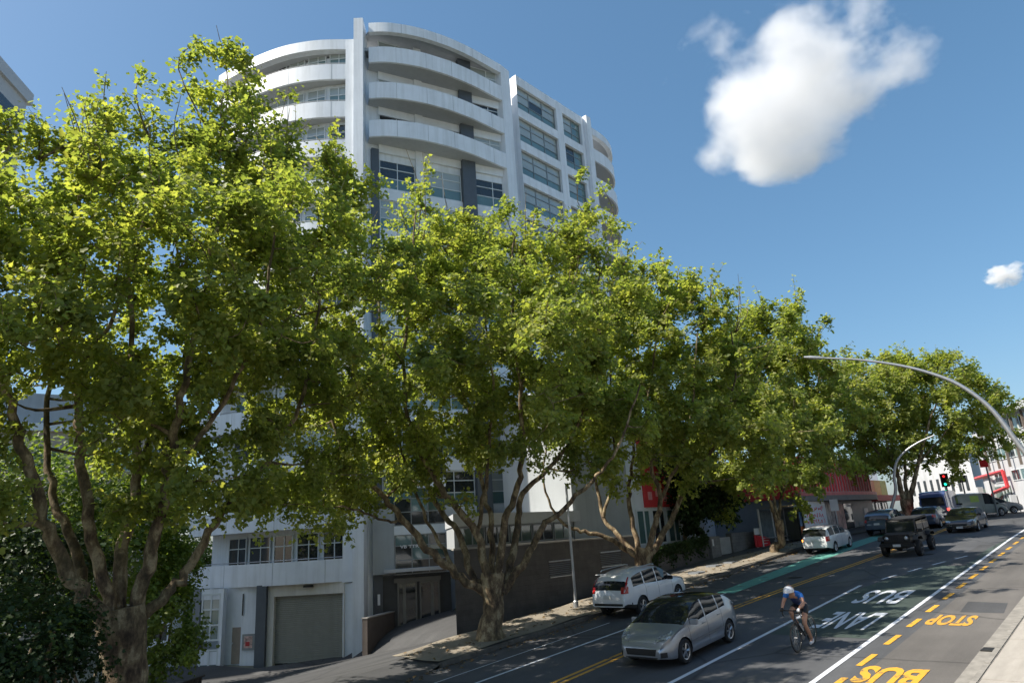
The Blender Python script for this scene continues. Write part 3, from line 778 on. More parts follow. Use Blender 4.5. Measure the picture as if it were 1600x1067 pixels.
sb = MB(); sb.bbox(40.6, 43.6, 23.4, 23.5, 3.35, 4.05); tag(sb.build('parked_car_panel', M['pale_blue'], loc=(42, 23.45, 3.35)), 'pale blue white panel standing in for a parked car above the ivy wall', 'board')  # flat panel stands in for the car parked behind the wall
# ---- left background: tan building and tall grey tower corner
tb = empty('brick_building', (9, 54, -2)); tag(tb, 'tan brick building glimpsed through the left tree', 'building')
fT = Fr((2, 55.0), (20.2, 51.4))
b = MB(); b.prism([fT.p(0, 0)[:2], fT.p(fT.L, 0)[:2], (22, 60), (4, 64)], -3, 13.2); b.build('wall', M['tan_brick'], tb)
b = MB(); b.prism([fT.p(-0.3, 0, 0.3)[:2], fT.p(fT.L + 0.3, 0, 0.3)[:2], (22.3, 60), (4, 64.5)], 13.2, 13.7); b.build('cornice', M['white_trim'], tb)
b = MB(); b.prism([fT.p(4, 0, -1.5)[:2], fT.p(fT.L - 0.5, 0, -1.5)[:2], (21, 59), (8, 62)], 13.7, 16.0); b.build('penthouse', M['grey_render'], tb)
for zz in (10.6, 7.4, 4.2, 1.0):
    for i in range(8):
        window(fT, 0.8 + 2.2 * i, 2.2 + 2.2 * i, zz, zz + 1.6, 0.0, (0.5,), (), tb, M['glass_teal'] if (i + int(zz)) % 3 else M['glass_dark'], M['frame_white'])
gt_ = empty('grey_tower', (-10, 90, -4)); tag(gt_, 'tall grey tower whose roof corner shows at the top left', 'building')
b = MB(); b.prism([(14.9, 96.0), (-16.5, 58.4), (-46, 84), (-16, 120)], -4, 62.5); b.build('wall', mat('grey_tower_wall', (0.40, 0.41, 0.43), 0.6, var=0.05), gt_)  # unseen near corner is extended so the tower shades the wing's lower floors
b = MB(); b.prism([(15.6, 96.3), (-16.1, 57.8), (-46.5, 84), (-16, 121)], 62.5, 64.2); b.build('roof_edge', mat('grey_tower_roof', (0.40, 0.42, 0.45), 0.5, var=0.05), gt_)
for k in range(14):
    q = MB(); fq = Fr((14.9, 96.0), (-16.5, 58.4)); fq.box(q, 1.0, fq.L - 1, 58.5 - 3.2 * k, 60.3 - 3.2 * k, 0.0, 0.05); q.build('window_band', M['glass_dark'], gt_)
# ---- red clad shop beyond the slim tree
rs = empty('red_shop', (58, 19.3, road_z(58))); tag(rs, 'red ribbed shop with a projecting canopy and posters along the path', 'building')
fR = Fr((50.2, 19.4), (65.5, 18.9))
zs0 = 2.6
b = MB(); b.prism([(50.2, 19.4), (65.5, 18.9), (66.5, 28), (50.2, 28)], zs0, 6.0); b.build('wall', M['grey_panel'], rs)
b = MB(); b.prism([(50.0, 19.5), (65.3, 19.0), (66.0, 28), (50.0, 28)], 6.0, 8.9); b.build('upper_wall', M['red_dull'], rs)
for i in range(26):
    u = 0.15 + i * 0.59
    q = MB(); fR.box(q, u, u + 0.46, 6.35, 8.95, -0.05, 0.05 + 0.03 * (i % 2)); q.build('red_panel', M['red'] if i < 17 else M['red_dull'], rs)
    q = MB(); fR.box(q, u + 0.475, u + 0.535, 6.35, 9.0, -0.05, 0.16); q.build('rib', mat('pink_rib', (0.55, 0.30, 0.30), 0.5) if i == 0 else bpy.data.materials['pink_rib'], rs)
CAN = spline([fR.p(-0.6, 0, 0.6)[:2], fR.p(3, 0, 1.2)[:2], fR.p(8, 0, 1.5)[:2], fR.p(12.5, 0, 1.3)[:2], fR.p(15.6, 0, 0.4)[:2]], 5)
b = MB(); b.prism([tuple(p) for p in CAN] + [fR.p(15.3, 0, -0.1)[:2], fR.p(-0.4, 0, -0.1)[:2]], 5.72, 6.1); b.build('canopy', mat('canopy_grey', (0.16, 0.15, 0.15), 0.6), rs)
b = MB(); b.band([tuple(p) for p in offset_path(CAN, -0.02)], 6.1, 6.32, 0.2); b.build('canopy_fascia', mat('canopy_red', (0.50, 0.12, 0.12), 0.5, var=0.15), rs)
b = MB(); b.prism([tuple(p) for p in offset_path(CAN, 0.15)] + [fR.p(15.2, 0, 0.08)[:2], fR.p(-0.3, 0, 0.08)[:2]], 6.14, 6.36); b.build('canopy_top', mat('canopy_top', (0.42, 0.38, 0.35), 0.6), rs)
def RU(x, y=805): return fR.px(x, y)[0]
M['poster_pink'] = mat('poster_pink', (0.52, 0.34, 0.31), 0.5, var=0.75, scale=3.2, stretch=(1, 1, 0.4))
M['poster_bw'] = mat('poster_pale', (0.42, 0.38, 0.36), 0.5, var=0.85, scale=4.0, stretch=(1, 1, 0.5))
for (xa, xb, z0, z1, mt) in ((1286, 1303, 3.75, 5.5, 'poster_bw'), (1305, 1319, 3.6, 5.5, 'poster_pink'), (1351, 1357, 4.6, 5.1, 'sign_white'), (1351, 1357, 4.2, 4.45, 'soffit'), (1340, 1346, 3.75, 4.05, 'soffit')):
    q = MB(); fR.box(q, RU(xa), RU(xb), z0, z1, 0.0, 0.05); q.build('poster', M[mt], rs)
for (xa, xb) in ((1320, 1332),):
    d_ = MB(); fR.box(d_, RU(xa), RU(xb), 3.3, 5.5, 0.0, 0.04); do = d_.build('door', M['glass_dark'], rs)
    q = MB(); fR.box(q, RU(xb) - 0.2, RU(xb) - 0.12, 4.2, 4.7, 0.04, 0.1); q.build('handle', M['steel'], do)
# banner with red brush writing in front of the shop
bn = empty('shop_banner', (51.5, 18.6, road_z(51.5))); tag(bn, 'white banner with red brush writing beside the white station wagon', 'sign')
fB = Fr((49.3, 18.75), (53.4, 18.65))
b = MB(); fB.box(b, 0, fB.L, 3.9, 5.72, -0.06, 0.0); b.build('panel', M['sign_white'], bn)
for u in (0.05, fB.L - 0.13): 
    q = MB(); fB.box(q, u, u + 0.08, 2.9, 3.9, -0.06, 0.0); q.build('leg', M['sign_white'], bn)
rngb = np.random.default_rng(3)
for row in range(3):
    for k in range(9):
        u0 = 0.6 + k * 0.34; z0 = 4.3 + row * 0.42
        q = MB(); pts = [fB.p(u0 + rngb.uniform(-0.1, 0.25), z0 + rngb.uniform(-0.16, 0.2), 0.008) for _ in range(4)]
        q.tube(spline(pts, 3), 0.022, 4); q.build('brush_stroke', M['red'], bn)
# ---- next shop with the orange sign, far white houses
os_ = empty('corner_shop', (70, 20, 3.9)); tag(os_, 'low corner shop with an orange and red awning beyond the red shop', 'building')
b = MB(); b.bbox(66.8, 75, 20.3, 30, 3.5, 6.8); b.build('wall', M['white_trim'], os_)
fO = Fr((66.8, 20.28), (75, 20.28))
for i in range(4):
    window(fO, 0.3 + 2 * i, 2.0 + 2 * i, 4.2, 5.6, 0.0, (0.5,), (), os_, M['glass_dark'], M['frame_white'])
for i, c in enumerate(((0.55, 0.03, 0.03), (0.65, 0.16, 0.03), (0.68, 0.33, 0.04), (0.45, 0.42, 0.05))):
    q = MB(); fO.box(q, 0.2 + 1.9 * i, 2.08 + 1.9 * i, 6.2, 7.6, 0.05, 0.35); q.build('awning_panel', mat('awning_%d' % i, c, 0.5), os_)
b = MB(); fO.box(b, -0.3, 8.3, 5.65, 6.15, 0.0, 1.6); b.build('canopy', M['red_dull'], os_)
wh = empty('white_house', (92, 32, 4)); tag(wh, 'small white house far behind the corner shop', 'house')
b = MB(); b.bbox(88, 98, 27, 36, 3.5, 10.5); b.build('wall', M['white_wall'], wh)
b = MB(); b.prism([(87.5, 26.5), (98.5, 26.5), (98.5, 36.5), (87.5, 36.5)], 10.5, lambda p: 10.7); b.build('roof', M['grey_panel'], wh)
for (yy, zz) in ((28.2, 7.6), (31, 7.6), (33.6, 7.6), (29, 5), (32, 5)):
    q = MB(); q.bbox(87.95, 88.0, yy - 0.5, yy + 0.5, zz, zz + 1.3); q.build('window', M['glass_dark'], wh)
M['office_white'] = mat('office_white', (0.50, 0.51, 0.53), 0.6, var=0.06, scale=0.8, streak=0.2)
# ---- white three storey building with the red portal
wb = empty('white_office', (84, 8, 3.95)); tag(wb, 'white office block with strip windows and a red framed doorway at the right edge', 'building')
fW = Fr((69.0, 4.6), (86.2, 13.45))
def WP(x, y): return fW.px(x, y)
b = MB(); b.prism([fW.p(0, 0)[:2], fW.p(fW.L, 0)[:2], (98, 4), (82, -6)], 3.5, 12.6); b.build('wall', M['office_white'], wb)
b = MB(); b.prism([fW.p(-0.5, 0, 0.9)[:2], fW.p(fW.L + 0.7, 0, 0.9)[:2], (99, 3.5), (82, -7)], 12.6, 13.2); b.build('roof', M['soffit'], wb)
for (z0, z1) in ((11.15, 12.45), (8.85, 10.0), (6.75, 7.75)):
    n = 9
    for i in range(n):
        if z0 < 7 and 4 < i: 
            if i in (6, 8): continue
        u0 = 0.3 + (fW.L - 0.5) * i / n; u1 = 0.3 + (fW.L - 0.5) * (i + 1) / n - 0.12
        window(fW, u0, u1, z0, z1, 0.0, (0.5,), (), wb, M['glass_dark'] if i % 2 else M['glass_teal'], M['frame_white'], ft=0.06)
for i in range(7):
    u = 1.2 + i * 2.55; q = MB(); fW.box(q, u, u + 0.14, 8.0, 12.6, 0.35, 0.55); q.build('fin', mat('brown_fin', (0.16, 0.13, 0.11), 0.6) if i == 0 else bpy.data.materials['brown_fin'], wb)
b = MB(); fW.box(b, fW.L - 1.7, fW.L + 0.05, 3.5, 12.2, -0.1, 0.35); b.build('corner_pier', M['office_white'], wb)
def bar(path, w, d, material, name, parent, o=0.5):
    for i in range(len(path) - 1):
        q = MB(); A = np.array(fW.p(*path[i], o)); B = np.array(fW.p(*path[i + 1], o)); 
        q.tube([A, B], w, 4); q.build(name, material, parent)
M['portal_red'] = mat('portal_red', (0.58, 0.045, 0.05), 0.4, var=0.05)
bar([WP(1533, 747), WP(1577, 735), WP(1585, 760), WP(1562, 769), WP(1551, 789)], 0.17, 0.3, M['portal_red'], 'portal_bar', wb, 0.55)
uP0, uP1 = WP(1584, 770)[0], WP(1536, 770)[0]
b = MB(); fW.box(b, uP0 + 0.3, uP1 - 0.4, 3.9, 6.4, -0.02, 0.06); b.build('doorway', M['glass_green'], wb)
for i in range(3):
    u = uP0 + 0.5 + i * 0.8; q = MB(); fW.box(q, u, u + 0.09, 3.9, 6.4, 0.06, 0.12); q.build('mullion', M['frame_white'], wb)
b = MB(); fW.box(b, uP0 - 0.7, uP0 - 0.35, 3.6, 5.5, 0.1, 0.6); b.build('column', M['office_white'], wb)
b = MB(); fW.box(b, uP1 - 0.3, uP1 + 0.2, 3.6, 6.6, 0.0, 0.5); b.build('column', M['office_white'], wb)
q = MB(); fW.box(q, 0.5, 1.5, 5.2, 6.0, 0.0, 0.1); q.build('sign', mat('orange_sign', (0.6, 0.28, 0.05), 0.5), wb)
# lower white wing beyond it
wl = empty('white_terrace', (97, 18, 3.95)); tag(wl, 'lower white terrace building with slit windows behind the traffic lights', 'building')
fV = Fr(at_r(1532, 790, 90)[:2], at_r(1422, 790, 101)[:2])
b = MB(); b.prism([fV.p(0, 0)[:2], fV.p(fV.L, 0)[:2], (112, 28), (104, 16)], 3.5, 10.4); b.build('wall', M['office_white'], wl)
b = MB(); b.prism([fV.p(0, 0, 0.3)[:2], fV.p(fV.L, 0, 0.3)[:2], (112.5, 28), (104.5, 15.5)], 10.4, 10.75); b.build('parapet', M['white_trim'], wl)
for i in range(9):
    u = 1.0 + i * (fV.L - 1.5) / 9
    q = MB(); fV.box(q, u, u + 0.45, 6.4, 8.0, 0.0, 0.05); q.build('window', M['glass_dark'], wl)
    if i % 2: q = MB(); fV.box(q, u - 0.2, u + 1.0, 4.2, 5.6, 0.0, 0.05); q.build('window', M['glass_dark'], wl)

# ---- the block across the street, behind the photographer, that the car windows mirror
ob = empty('balcony_block', (35, -18, 1.5)); tag(ob, 'pale balcony block across the street mirrored in the car windows', 'building')
b = MB(); b.bbox(-12, 75, -26, -13, -2, 17); b.build('wall', M['grey_render'], ob)
for k in range(5):
    b = MB(); b.bbox(-12, 75, -12.98, -11.6, 2.2 + 3 * k, 3.3 + 3 * k); b.build('balcony_band', M['white_wall'], ob)
for k in range(5):
    b = MB(); b.bbox(-11, 74, -12.97, -12.9, 3.6 + 3 * k, 4.9 + 3 * k); b.build('window_band', M['glass_dark'], ob)
# ================================================================== TREES
from mathutils import noise as mnoise
def bark_mat():
    m, nt, b = new_mat('plane_bark')
    n1 = noise_node(nt, 4.5, 6, 0.62, stretch=(1, 1, 0.45))
    r1 = ramp_node(nt, n1.outputs['Fac'], [(0.36, (0.060, 0.040, 0.027)), (0.46, (0.145, 0.100, 0.060)), (0.53, (0.24, 0.175, 0.10)), (0.60, (0.40, 0.32, 0.20))])
    n2 = noise_node(nt, 14, 5, 0.7); r2 = ramp_node(nt, n2.outputs['Fac'], [(0.3, (0.6, 0.6, 0.6)), (0.7, (1.2, 1.2, 1.2))])
    o = mixc(nt, 1.0, r1.outputs[0], r2.outputs[0], 'MULTIPLY')
    n4 = noise_node(nt, 0.8, 3, 0.5); r4 = ramp_node(nt, n4.outputs['Fac'], [(0.45, (0, 0, 0)), (0.7, (1, 1, 1))])
    o = mixc(nt, r4.outputs[0], o, mixc(nt, 0.4, o, (0.085, 0.085, 0.035)))
    nt.links.new(o, b.inputs['Base Color']); b.inputs['Roughness'].default_value = 0.9
    bp = nt.nodes.new('ShaderNodeBump'); bp.inputs['Strength'].default_value = 0.9; bp.inputs['Distance'].default_value = 0.05
    n3 = noise_node(nt, 6, 6, 0.7, stretch=(1, 1, 0.4)); nt.links.new(n3.outputs['Fac'], bp.inputs['Height']); nt.links.new(bp.outputs[0], b.inputs['Normal'])
    return m
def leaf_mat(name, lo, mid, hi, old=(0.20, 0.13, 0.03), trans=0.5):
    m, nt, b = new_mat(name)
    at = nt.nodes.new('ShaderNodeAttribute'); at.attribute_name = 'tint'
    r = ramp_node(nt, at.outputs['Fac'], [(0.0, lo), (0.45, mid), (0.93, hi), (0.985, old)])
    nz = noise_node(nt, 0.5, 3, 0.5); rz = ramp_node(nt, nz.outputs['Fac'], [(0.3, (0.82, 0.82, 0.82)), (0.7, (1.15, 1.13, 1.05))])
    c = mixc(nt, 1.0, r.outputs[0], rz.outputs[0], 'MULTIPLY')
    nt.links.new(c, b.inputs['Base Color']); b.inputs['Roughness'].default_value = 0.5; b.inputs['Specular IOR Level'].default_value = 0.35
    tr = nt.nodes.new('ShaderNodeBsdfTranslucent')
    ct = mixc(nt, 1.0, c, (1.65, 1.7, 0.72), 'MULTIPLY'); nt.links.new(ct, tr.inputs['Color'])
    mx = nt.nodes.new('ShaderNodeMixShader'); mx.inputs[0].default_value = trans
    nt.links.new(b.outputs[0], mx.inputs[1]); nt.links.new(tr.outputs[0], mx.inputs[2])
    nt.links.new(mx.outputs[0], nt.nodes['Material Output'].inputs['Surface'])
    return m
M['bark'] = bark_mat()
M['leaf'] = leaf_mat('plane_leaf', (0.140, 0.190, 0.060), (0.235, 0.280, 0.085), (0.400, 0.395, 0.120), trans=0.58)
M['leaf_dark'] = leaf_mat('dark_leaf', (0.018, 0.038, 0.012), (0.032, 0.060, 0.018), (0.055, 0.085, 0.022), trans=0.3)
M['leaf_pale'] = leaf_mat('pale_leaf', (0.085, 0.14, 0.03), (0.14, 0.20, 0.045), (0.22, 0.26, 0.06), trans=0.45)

LEAF2D = np.array([(0, 0), (-0.48, 0.26), (-0.24, 0.48), (-0.32, 0.76), (0, 1.0), (0.32, 0.76), (0.24, 0.48), (0.48, 0.26)])
def leaves_mesh(name, P, size, material, rng, updir=0.55, droop=0.35, center=None):
    """P: leaf positions (n,3) -> one mesh of folded five-lobed leaves"""
    n = len(P)
    nor = rng.normal(size=(n, 3)) * 0.75; nor[:, 2] = np.abs(nor[:, 2]) * 0.7 + updir
    if center is not None:
        out = P - center; out /= np.linalg.norm(out, axis=1)[:, None] + 1e-6; nor += out * 0.45
    nor /= np.linalg.norm(nor, axis=1)[:, None]
    a = rng.normal(size=(n, 3)); a[:, 2] -= droop
    ax = a - nor * np.sum(a * nor, 1)[:, None]; ax /= np.linalg.norm(ax, axis=1)[:, None]
    sd = np.cross(nor, ax)
    s = size * rng.uniform(0.5, 1.4, n)
    fold = rng.uniform(0.05, 0.5, n); curl = rng.uniform(-0.1, 0.35, n)
    u = LEAF2D[:, 0][None, :] * s[:, None]; v = (LEAF2D[:, 1][None, :] - 0.1) * s[:, None]
    w = np.abs(LEAF2D[:, 0])[None, :] * s[:, None] * fold[:, None] - (LEAF2D[:, 1] ** 2)[None, :] * s[:, None] * curl[:, None] * 0.6
    V = P[:, None, :] + sd[:, None, :] * u[..., None] + ax[:, None, :] * v[..., None] + nor[:, None, :] * w[..., None]
    k = len(LEAF2D)
    V = V.reshape(-1, 3)
    left = np.array([0, 1, 2, 3, 4][::-1]); right = np.array([0, 4, 5, 6, 7][::-1])
    base = (np.arange(n) * k)[:, None]
    loops = np.concatenate([base + left[None, :], base + right[None, :]], axis=1).reshape(-1)
    nf = 2 * n
    me = bpy.data.meshes.new(name)
    me.vertices.add(len(V)); me.vertices.foreach_set('co', V.astype(np.float32).reshape(-1))
    me.loops.add(len(loops)); me.loops.foreach_set('vertex_index', loops.astype(np.int32))
    me.polygons.add(nf); me.polygons.foreach_set('loop_start', (np.arange(nf) * 5).astype(np.int32)); me.polygons.foreach_set('loop_total', np.full(nf, 5, np.int32))
    me.update(calc_edges=True)
    at = me.attributes.new('tint', 'FLOAT', 'POINT')
    t = np.clip(rng.beta(2.2, 2.4, n) * 0.72 + 0.28 * (0.5 + 0.5 * np.sin(P[:, 0] * 1.7 + 1.3 * np.sin(P[:, 1] * 1.1)) * np.sin(P[:, 2] * 1.9 + P[:, 1])), 0, 1); at.data.foreach_set('value', np.repeat(t, k).astype(np.float32))
    me.materials.append(material)
    return me

def grow_tree(name, label, limbs, base, trunk_r, blobs, nclump, leaves_per, leaf, spikes=(), seed=1, leafmat='leaf', clump_r=(0.55, 1.05), shoots=70, group=None, cat='tree', trunk_path=None):
    """limbs: list of (path of world points, r0, r1). blobs: (centre, radii, weight) ellipsoids of the crown"""
    rng = np.random.default_rng(seed)
    T = empty(name, tuple(base)); tag(T, label, cat, group)
    b = MB(); nodes = []
    if trunk_path is not None:
        tp = [np.array(p) for p in trunk_path]; k = len(tp)
        rr = [trunk_r * (1.55 if i == 0 else 1.18 if i == 1 else 1.0 + 0.06 * math.sin(i * 2.1) + 0.10 * max(0, i - k + 3)) for i in range(k)]
        ts = spline(tp, 5); kk = len(ts); rs_ = [float(np.interp(i / (kk - 1) * (k - 1), range(k), rr)) for i in range(kk)]
        b.tube(ts, rs_, 22)
        for iv_, v_ in enumerate(b.V):
            ci = min(kk - 1, iv_ // 22); c0 = Vector(ts[ci]); d0 = Vector(v_) - c0; f0 = d0.length
            nz_ = mnoise.noise(Vector(v_) * 2.2) * 0.09 + mnoise.noise(Vector(v_) * 7.0) * 0.06 + 0.10 * max(0.0, math.sin(math.atan2(d0.y, d0.x) * 5 + seed)) * max(0, 1 - ci / 9)
            b.V[iv_] = tuple(c0 + d0 * (1 + nz_))
        b.build('trunk', M['bark'], T, smooth=1.2)
    for (path, r0, r1) in limbs:
        P = [np.array(p, float) for p in path]; S = spline(P, 5) if len(P) > 2 else [P[0] + (P[1] - P[0]) * t for t in np.linspace(0, 1, 6)]
        k = len(S); rr = []
        for i, p in enumerate(S):
            f = i / (k - 1); rr.append(r0 * (1 - f) ** 1.0 + r1 * f)
            if 0 < i < k - 1: S[i] = p + rng.normal(size=3) * 0.035
            if i > 2: nodes.append((S[i], rr[-1]))
        q = MB(); q.tube(S, rr, 10); q.build('limb', M['bark'], T, smooth=1.2)
    ND = np.array([n_[0] for n_ in nodes]); NR = np.array([n_[1] for n_ in nodes])
    # boughs spread over the outer crown with open air between them; leafy clumps gather round each bough
    W = np.array([bl[2] for bl in blobs]); W = W / W.sum(); cand = []
    nb = max(20, nclump // 5)
    while len(cand) < nb * 8:
        bl = blobs[rng.choice(len(blobs), p=W)]; d = rng.normal(size=3); d /= np.linalg.norm(d)
        cand.append(np.array(bl[0]) + d * rng.uniform(0.22, 1.0) ** 0.5 * np.array(bl[1]))
    cand = np.array(cand); Bc = [cand[0]]; dist = np.linalg.norm(cand - Bc[0], axis=1)
    for _ in range(nb - 1):
        pool = rng.integers(0, len(cand), 22); j = pool[np.argmax(dist[pool])]
        Bc.append(cand[j]); dist = np.minimum(dist, np.linalg.norm(cand - cand[j], axis=1))
    Bc = np.array(Bc); C = []; kb = clump_r[1] / 1.05
    for c0 in Bc:
        C.append(c0); Rb = rng.uniform(0.8, 1.75) * kb
        for _ in range(int(rng.integers(3, 7))): C.append(c0 + rng.normal(size=3) * Rb * np.array([0.62, 0.62, 0.42]))
    C = np.array(C)
    tw_ = MB(); LP = []
    cen = np.mean([bl[0] for bl in blobs], axis=0)
    order = np.argsort([np.min(np.linalg.norm(ND - c, axis=1)) for c in C])
    ND2, NR2 = ND.copy(), NR.copy()
    for ci in order:
        c = C[ci]
        dd = ND2 - c; cost = np.linalg.norm(dd, axis=1) + np.maximum(0, dd[:, 2]) * 1.2
        j = int(np.argmin(cost)); s0 = ND2[j]; r0 = min(NR2[j] * 0.65, 0.075)
        L = np.linalg.norm(c - s0)
        mid = s0 * 0.45 + c * 0.55 + np.array([0, 0, -0.10 * L]) + rng.normal(size=3) * 0.10 * L
        S = spline([s0, mid, c], 3)
        tw_.tube(S, [r0 + (0.012 - r0) * i / (len(S) - 1) for i in range(len(S))], 5, caps=False)
        ND2 = np.vstack([ND2, np.array(S[2:])]); NR2 = np.concatenate([NR2, [max(0.02, r0 * 0.6)] * (len(S) - 2)])
        R = rng.uniform(clump_r[0] * 0.7, clump_r[1] * 0.85); nt_ = int(6 * (R / 0.8)) + 2
        per = int(leaves_per * (R / 0.8) ** 2 * rng.uniform(0.7, 1.3)); ntw = max(4, nt_)
        outd = c - cen; outd /= np.linalg.norm(outd) + 1e-6
        for t in range(ntw):
            d = rng.normal(size=3) + outd * 0.5 + np.array([0, 0, 0.25]); d /= np.linalg.norm(d)
            tip = c + d * R * rng.uniform(0.7, 1.25) - np.array([0, 0, 0.12])
            if t < 3: tw_.tube([c, (c + tip) / 2 + rng.normal(size=3) * 0.04, tip], [0.012, 0.009, 0.005], 4, caps=False)
            m = max(3, per // ntw); f = rng.uniform(0.15, 1.05, m)
            LP.append(c + (tip - c) * f[:, None] + rng.normal(size=(m, 3)) * 0.15 * R)
    zc = np.median(Bc[:, 2]); top = [c0 for c0 in Bc if c0[2] > zc - 1.0]
    for _ in range(shoots):
        c0 = top[rng.integers(0, len(top))]; outd = c0 - cen; outd /= np.linalg.norm(outd) + 1e-6
        d = outd * 0.7 + np.array([0, 0, 0.75]) + rng.normal(size=3) * 0.3; d /= np.linalg.norm(d); L = rng.uniform(0.9, 2.3) * kb
        e = c0 + d * L; md = c0 + d * L * 0.5 + rng.normal(size=3) * 0.08; S = spline([c0, md, e], 3)
        tw_.tube(S, [0.02 * (1 - 0.8 * i / len(S)) for i in range(len(S))], 4, caps=False)
        m = int(rng.integers(14, 44)); f = rng.uniform(0.25, 1.04, m); k_ = np.clip((f * (len(S) - 1)).astype(int), 0, len(S) - 1)
        LP.append(np.array(S)[k_] + rng.normal(size=(m, 3)) * (0.21 * (1.25 - f))[:, None])
    for (p0, p1, r, cnt) in spikes:
        p0 = np.array(p0); p1 = np.array(p1)
        j = int(np.argmin(np.linalg.norm(ND2 - p0, axis=1))); H = np.linalg.norm(p1 - p0)
        for si in range(4):
            fr_ = (1.0, 0.72, 0.6, 0.5)[si]; off = np.zeros(3) if si == 0 else rng.normal(size=3) * np.array([0.32, 0.32, 0.05]) * H * 0.55
            e = p0 + (p1 - p0) * fr_ + off; md = p0 * 0.5 + e * 0.5 + rng.normal(size=3) * 0.09 * H
            S = spline([p0, md, e], 4)
            tw_.tube([ND2[j]] + S, [0.04] + [0.03 * (1 - 0.85 * i / len(S)) for i in range(len(S))], 5, caps=False)
            nb = int(rng.integers(4, 8))
            for q_ in range(nb):
                f = rng.uniform(0.12, 1.0); c = S[int(f * (len(S) - 1))]; m = int(cnt * 0.62 * fr_ / nb * rng.uniform(0.5, 1.6) * (1.35 - 0.8 * f)) + 3
                d = rng.normal(size=3); d[2] = abs(d[2]) * 0.5; d /= np.linalg.norm(d); tip = c + d * r * rng.uniform(0.4, 1.0) * (1.25 - 0.8 * f)
                tw_.tube([c, tip], [0.008, 0.004], 4, caps=False)
                LP.append(c + (tip - c) * rng.uniform(0.1, 1.1, m)[:, None] + rng.normal(size=(m, 3)) * 0.13)
    tw_.build('branches', M['bark'], T, smooth=1.2)['kind'] = 'stuff'
    P = np.vstack(LP)
    me = leaves_mesh('crown', P - np.array(base), leaf, M[leafmat], rng, center=cen - np.array(base))
    o = link_mesh('crown', me, T); o['kind'] = 'stuff'
    return T

def pxl(pts, r0, dr=0.0):
    """measured points of a limb -> world, walking dr metres deeper along it"""
    n = len(pts); return [at_r(x, y, r0 + dr * i / (n - 1)) for i, (x, y) in enumerate(pts)]
GT = 'street plane trees along the tower side kerb'
# ---- tree at the far left of the picture
B1 = np.array([6.0, 18.3, road_z(6.0) + 0.1]); R1 = 19.3
limbs = [
    (pxl([(168, 975), (112, 905), (84, 850), (64, 785), (38, 700), (15, 630), (-15, 540), (-30, 420)], R1 - 0.3, -1.5), 0.180, 0.05),
    (pxl([(170, 965), (132, 930), (124, 884), (106, 826), (86, 785), (70, 700), (75, 600), (60, 470)], R1 + 0.3, 2.2), 0.164, 0.04),
    (pxl([(180, 965), (157, 890), (141, 809), (126, 725), (122, 665), (117, 593), (98, 560), (95, 440), (120, 300)], R1, 0.5), 0.156, 0.04),
    (pxl([(186, 970), (186, 889), (202, 817), (214, 735), (216, 650), (208, 590), (200, 440), (180, 260)], R1 + 0.2, 1.8), 0.172, 0.04),
    (pxl([(202, 975), (224, 910), (240, 846), (260, 765), (272, 690), (280, 640), (303, 528), (325, 430), (350, 300)], R1, -1.4), 0.180, 0.04),
    (pxl([(215, 965), (259, 930), (299, 881), (345, 805), (385, 760), (440, 690), (480, 590), (500, 460)], R1 + 0.1, 1.2), 0.139, 0.04),
    (pxl([(214, 740), (232, 690), (250, 660), (290, 560), (280, 420), (270, 300)], R1 + 0.9, 2.0), 0.074, 0.03),
    (pxl([(260, 765), (300, 700), (360, 610), (410, 500), (430, 360)], R1 - 0.6, -2.0), 0.082, 0.03),
    (pxl([(119, 600), (150, 540), (190, 470), (230, 330)], R1 + 0.3, -2.5), 0.066, 0.03),
]
blobs1 = [(at_r(250, 450, 19.8), (5.0, 4.2, 3.9), 2.6), (at_r(60, 470, 19.2), (3.6, 4.0, 3.6), 2.0), (at_r(440, 450, 20.2), (2.6, 3.4, 4.2), 1.7),
          (at_r(200, 350, 19.6), (3.6, 3.4, 2.0), 1.2), (at_r(400, 330, 19.8), (2.4, 2.6, 2.4), 0.9), (at_r(430, 660, 20.0), (2.6, 2.6, 2.0), 1.1), (at_r(-60, 600, 19.0), (2.6, 3.0, 3.0), 0.5), (at_r(300, 640, 18.6), (2.4, 2.0, 1.3), 0.35), (at_r(120, 640, 17.5), (4.0, 2.0, 1.6), 0.25), (at_r(420, 430, 16.6), (2.6, 2.2, 2.6), 0.7)]
sp1 = [(at_r(345, 240, 18.8), at_r(338, 40, 18.8), 1.5, 1100), (at_r(380, 230, 19.0), at_r(388, 85, 19.0), 1.5, 800), (at_r(170, 220, 19.5), at_r(166, 112, 19.4), 1.0, 480), (at_r(235, 230, 19.2), at_r(232, 115, 19.2), 0.80, 300),
       (at_r(445, 280, 20), at_r(452, 135, 20), 0.96, 360), (at_r(520, 290, 20.4), at_r(525, 185, 20.4), 0.80, 270), (at_r(300, 250, 19), at_r(318, 140, 19), 0.80, 270), (at_r(60, 250, 19), at_r(55, 178, 19), 0.96, 300), (at_r(10, 240, 19), at_r(5, 165, 19), 0.96, 300), (at_r(125, 260, 19), at_r(120, 195, 19), 0.80, 240)]
tp = [B1 + [0, 0, -0.3], B1 + [0, 0, 0.5], at_r(195, 1067, R1), at_r(192, 1020, R1), at_r(190, 985, R1), at_r(188, 950, R1)]
grow_tree('plane_tree', 'big leafy plane tree at the left edge with six spreading limbs', limbs, B1, 0.47, blobs1, 430, 390, 0.126, sp1, 3, group=GT, trunk_path=tp)
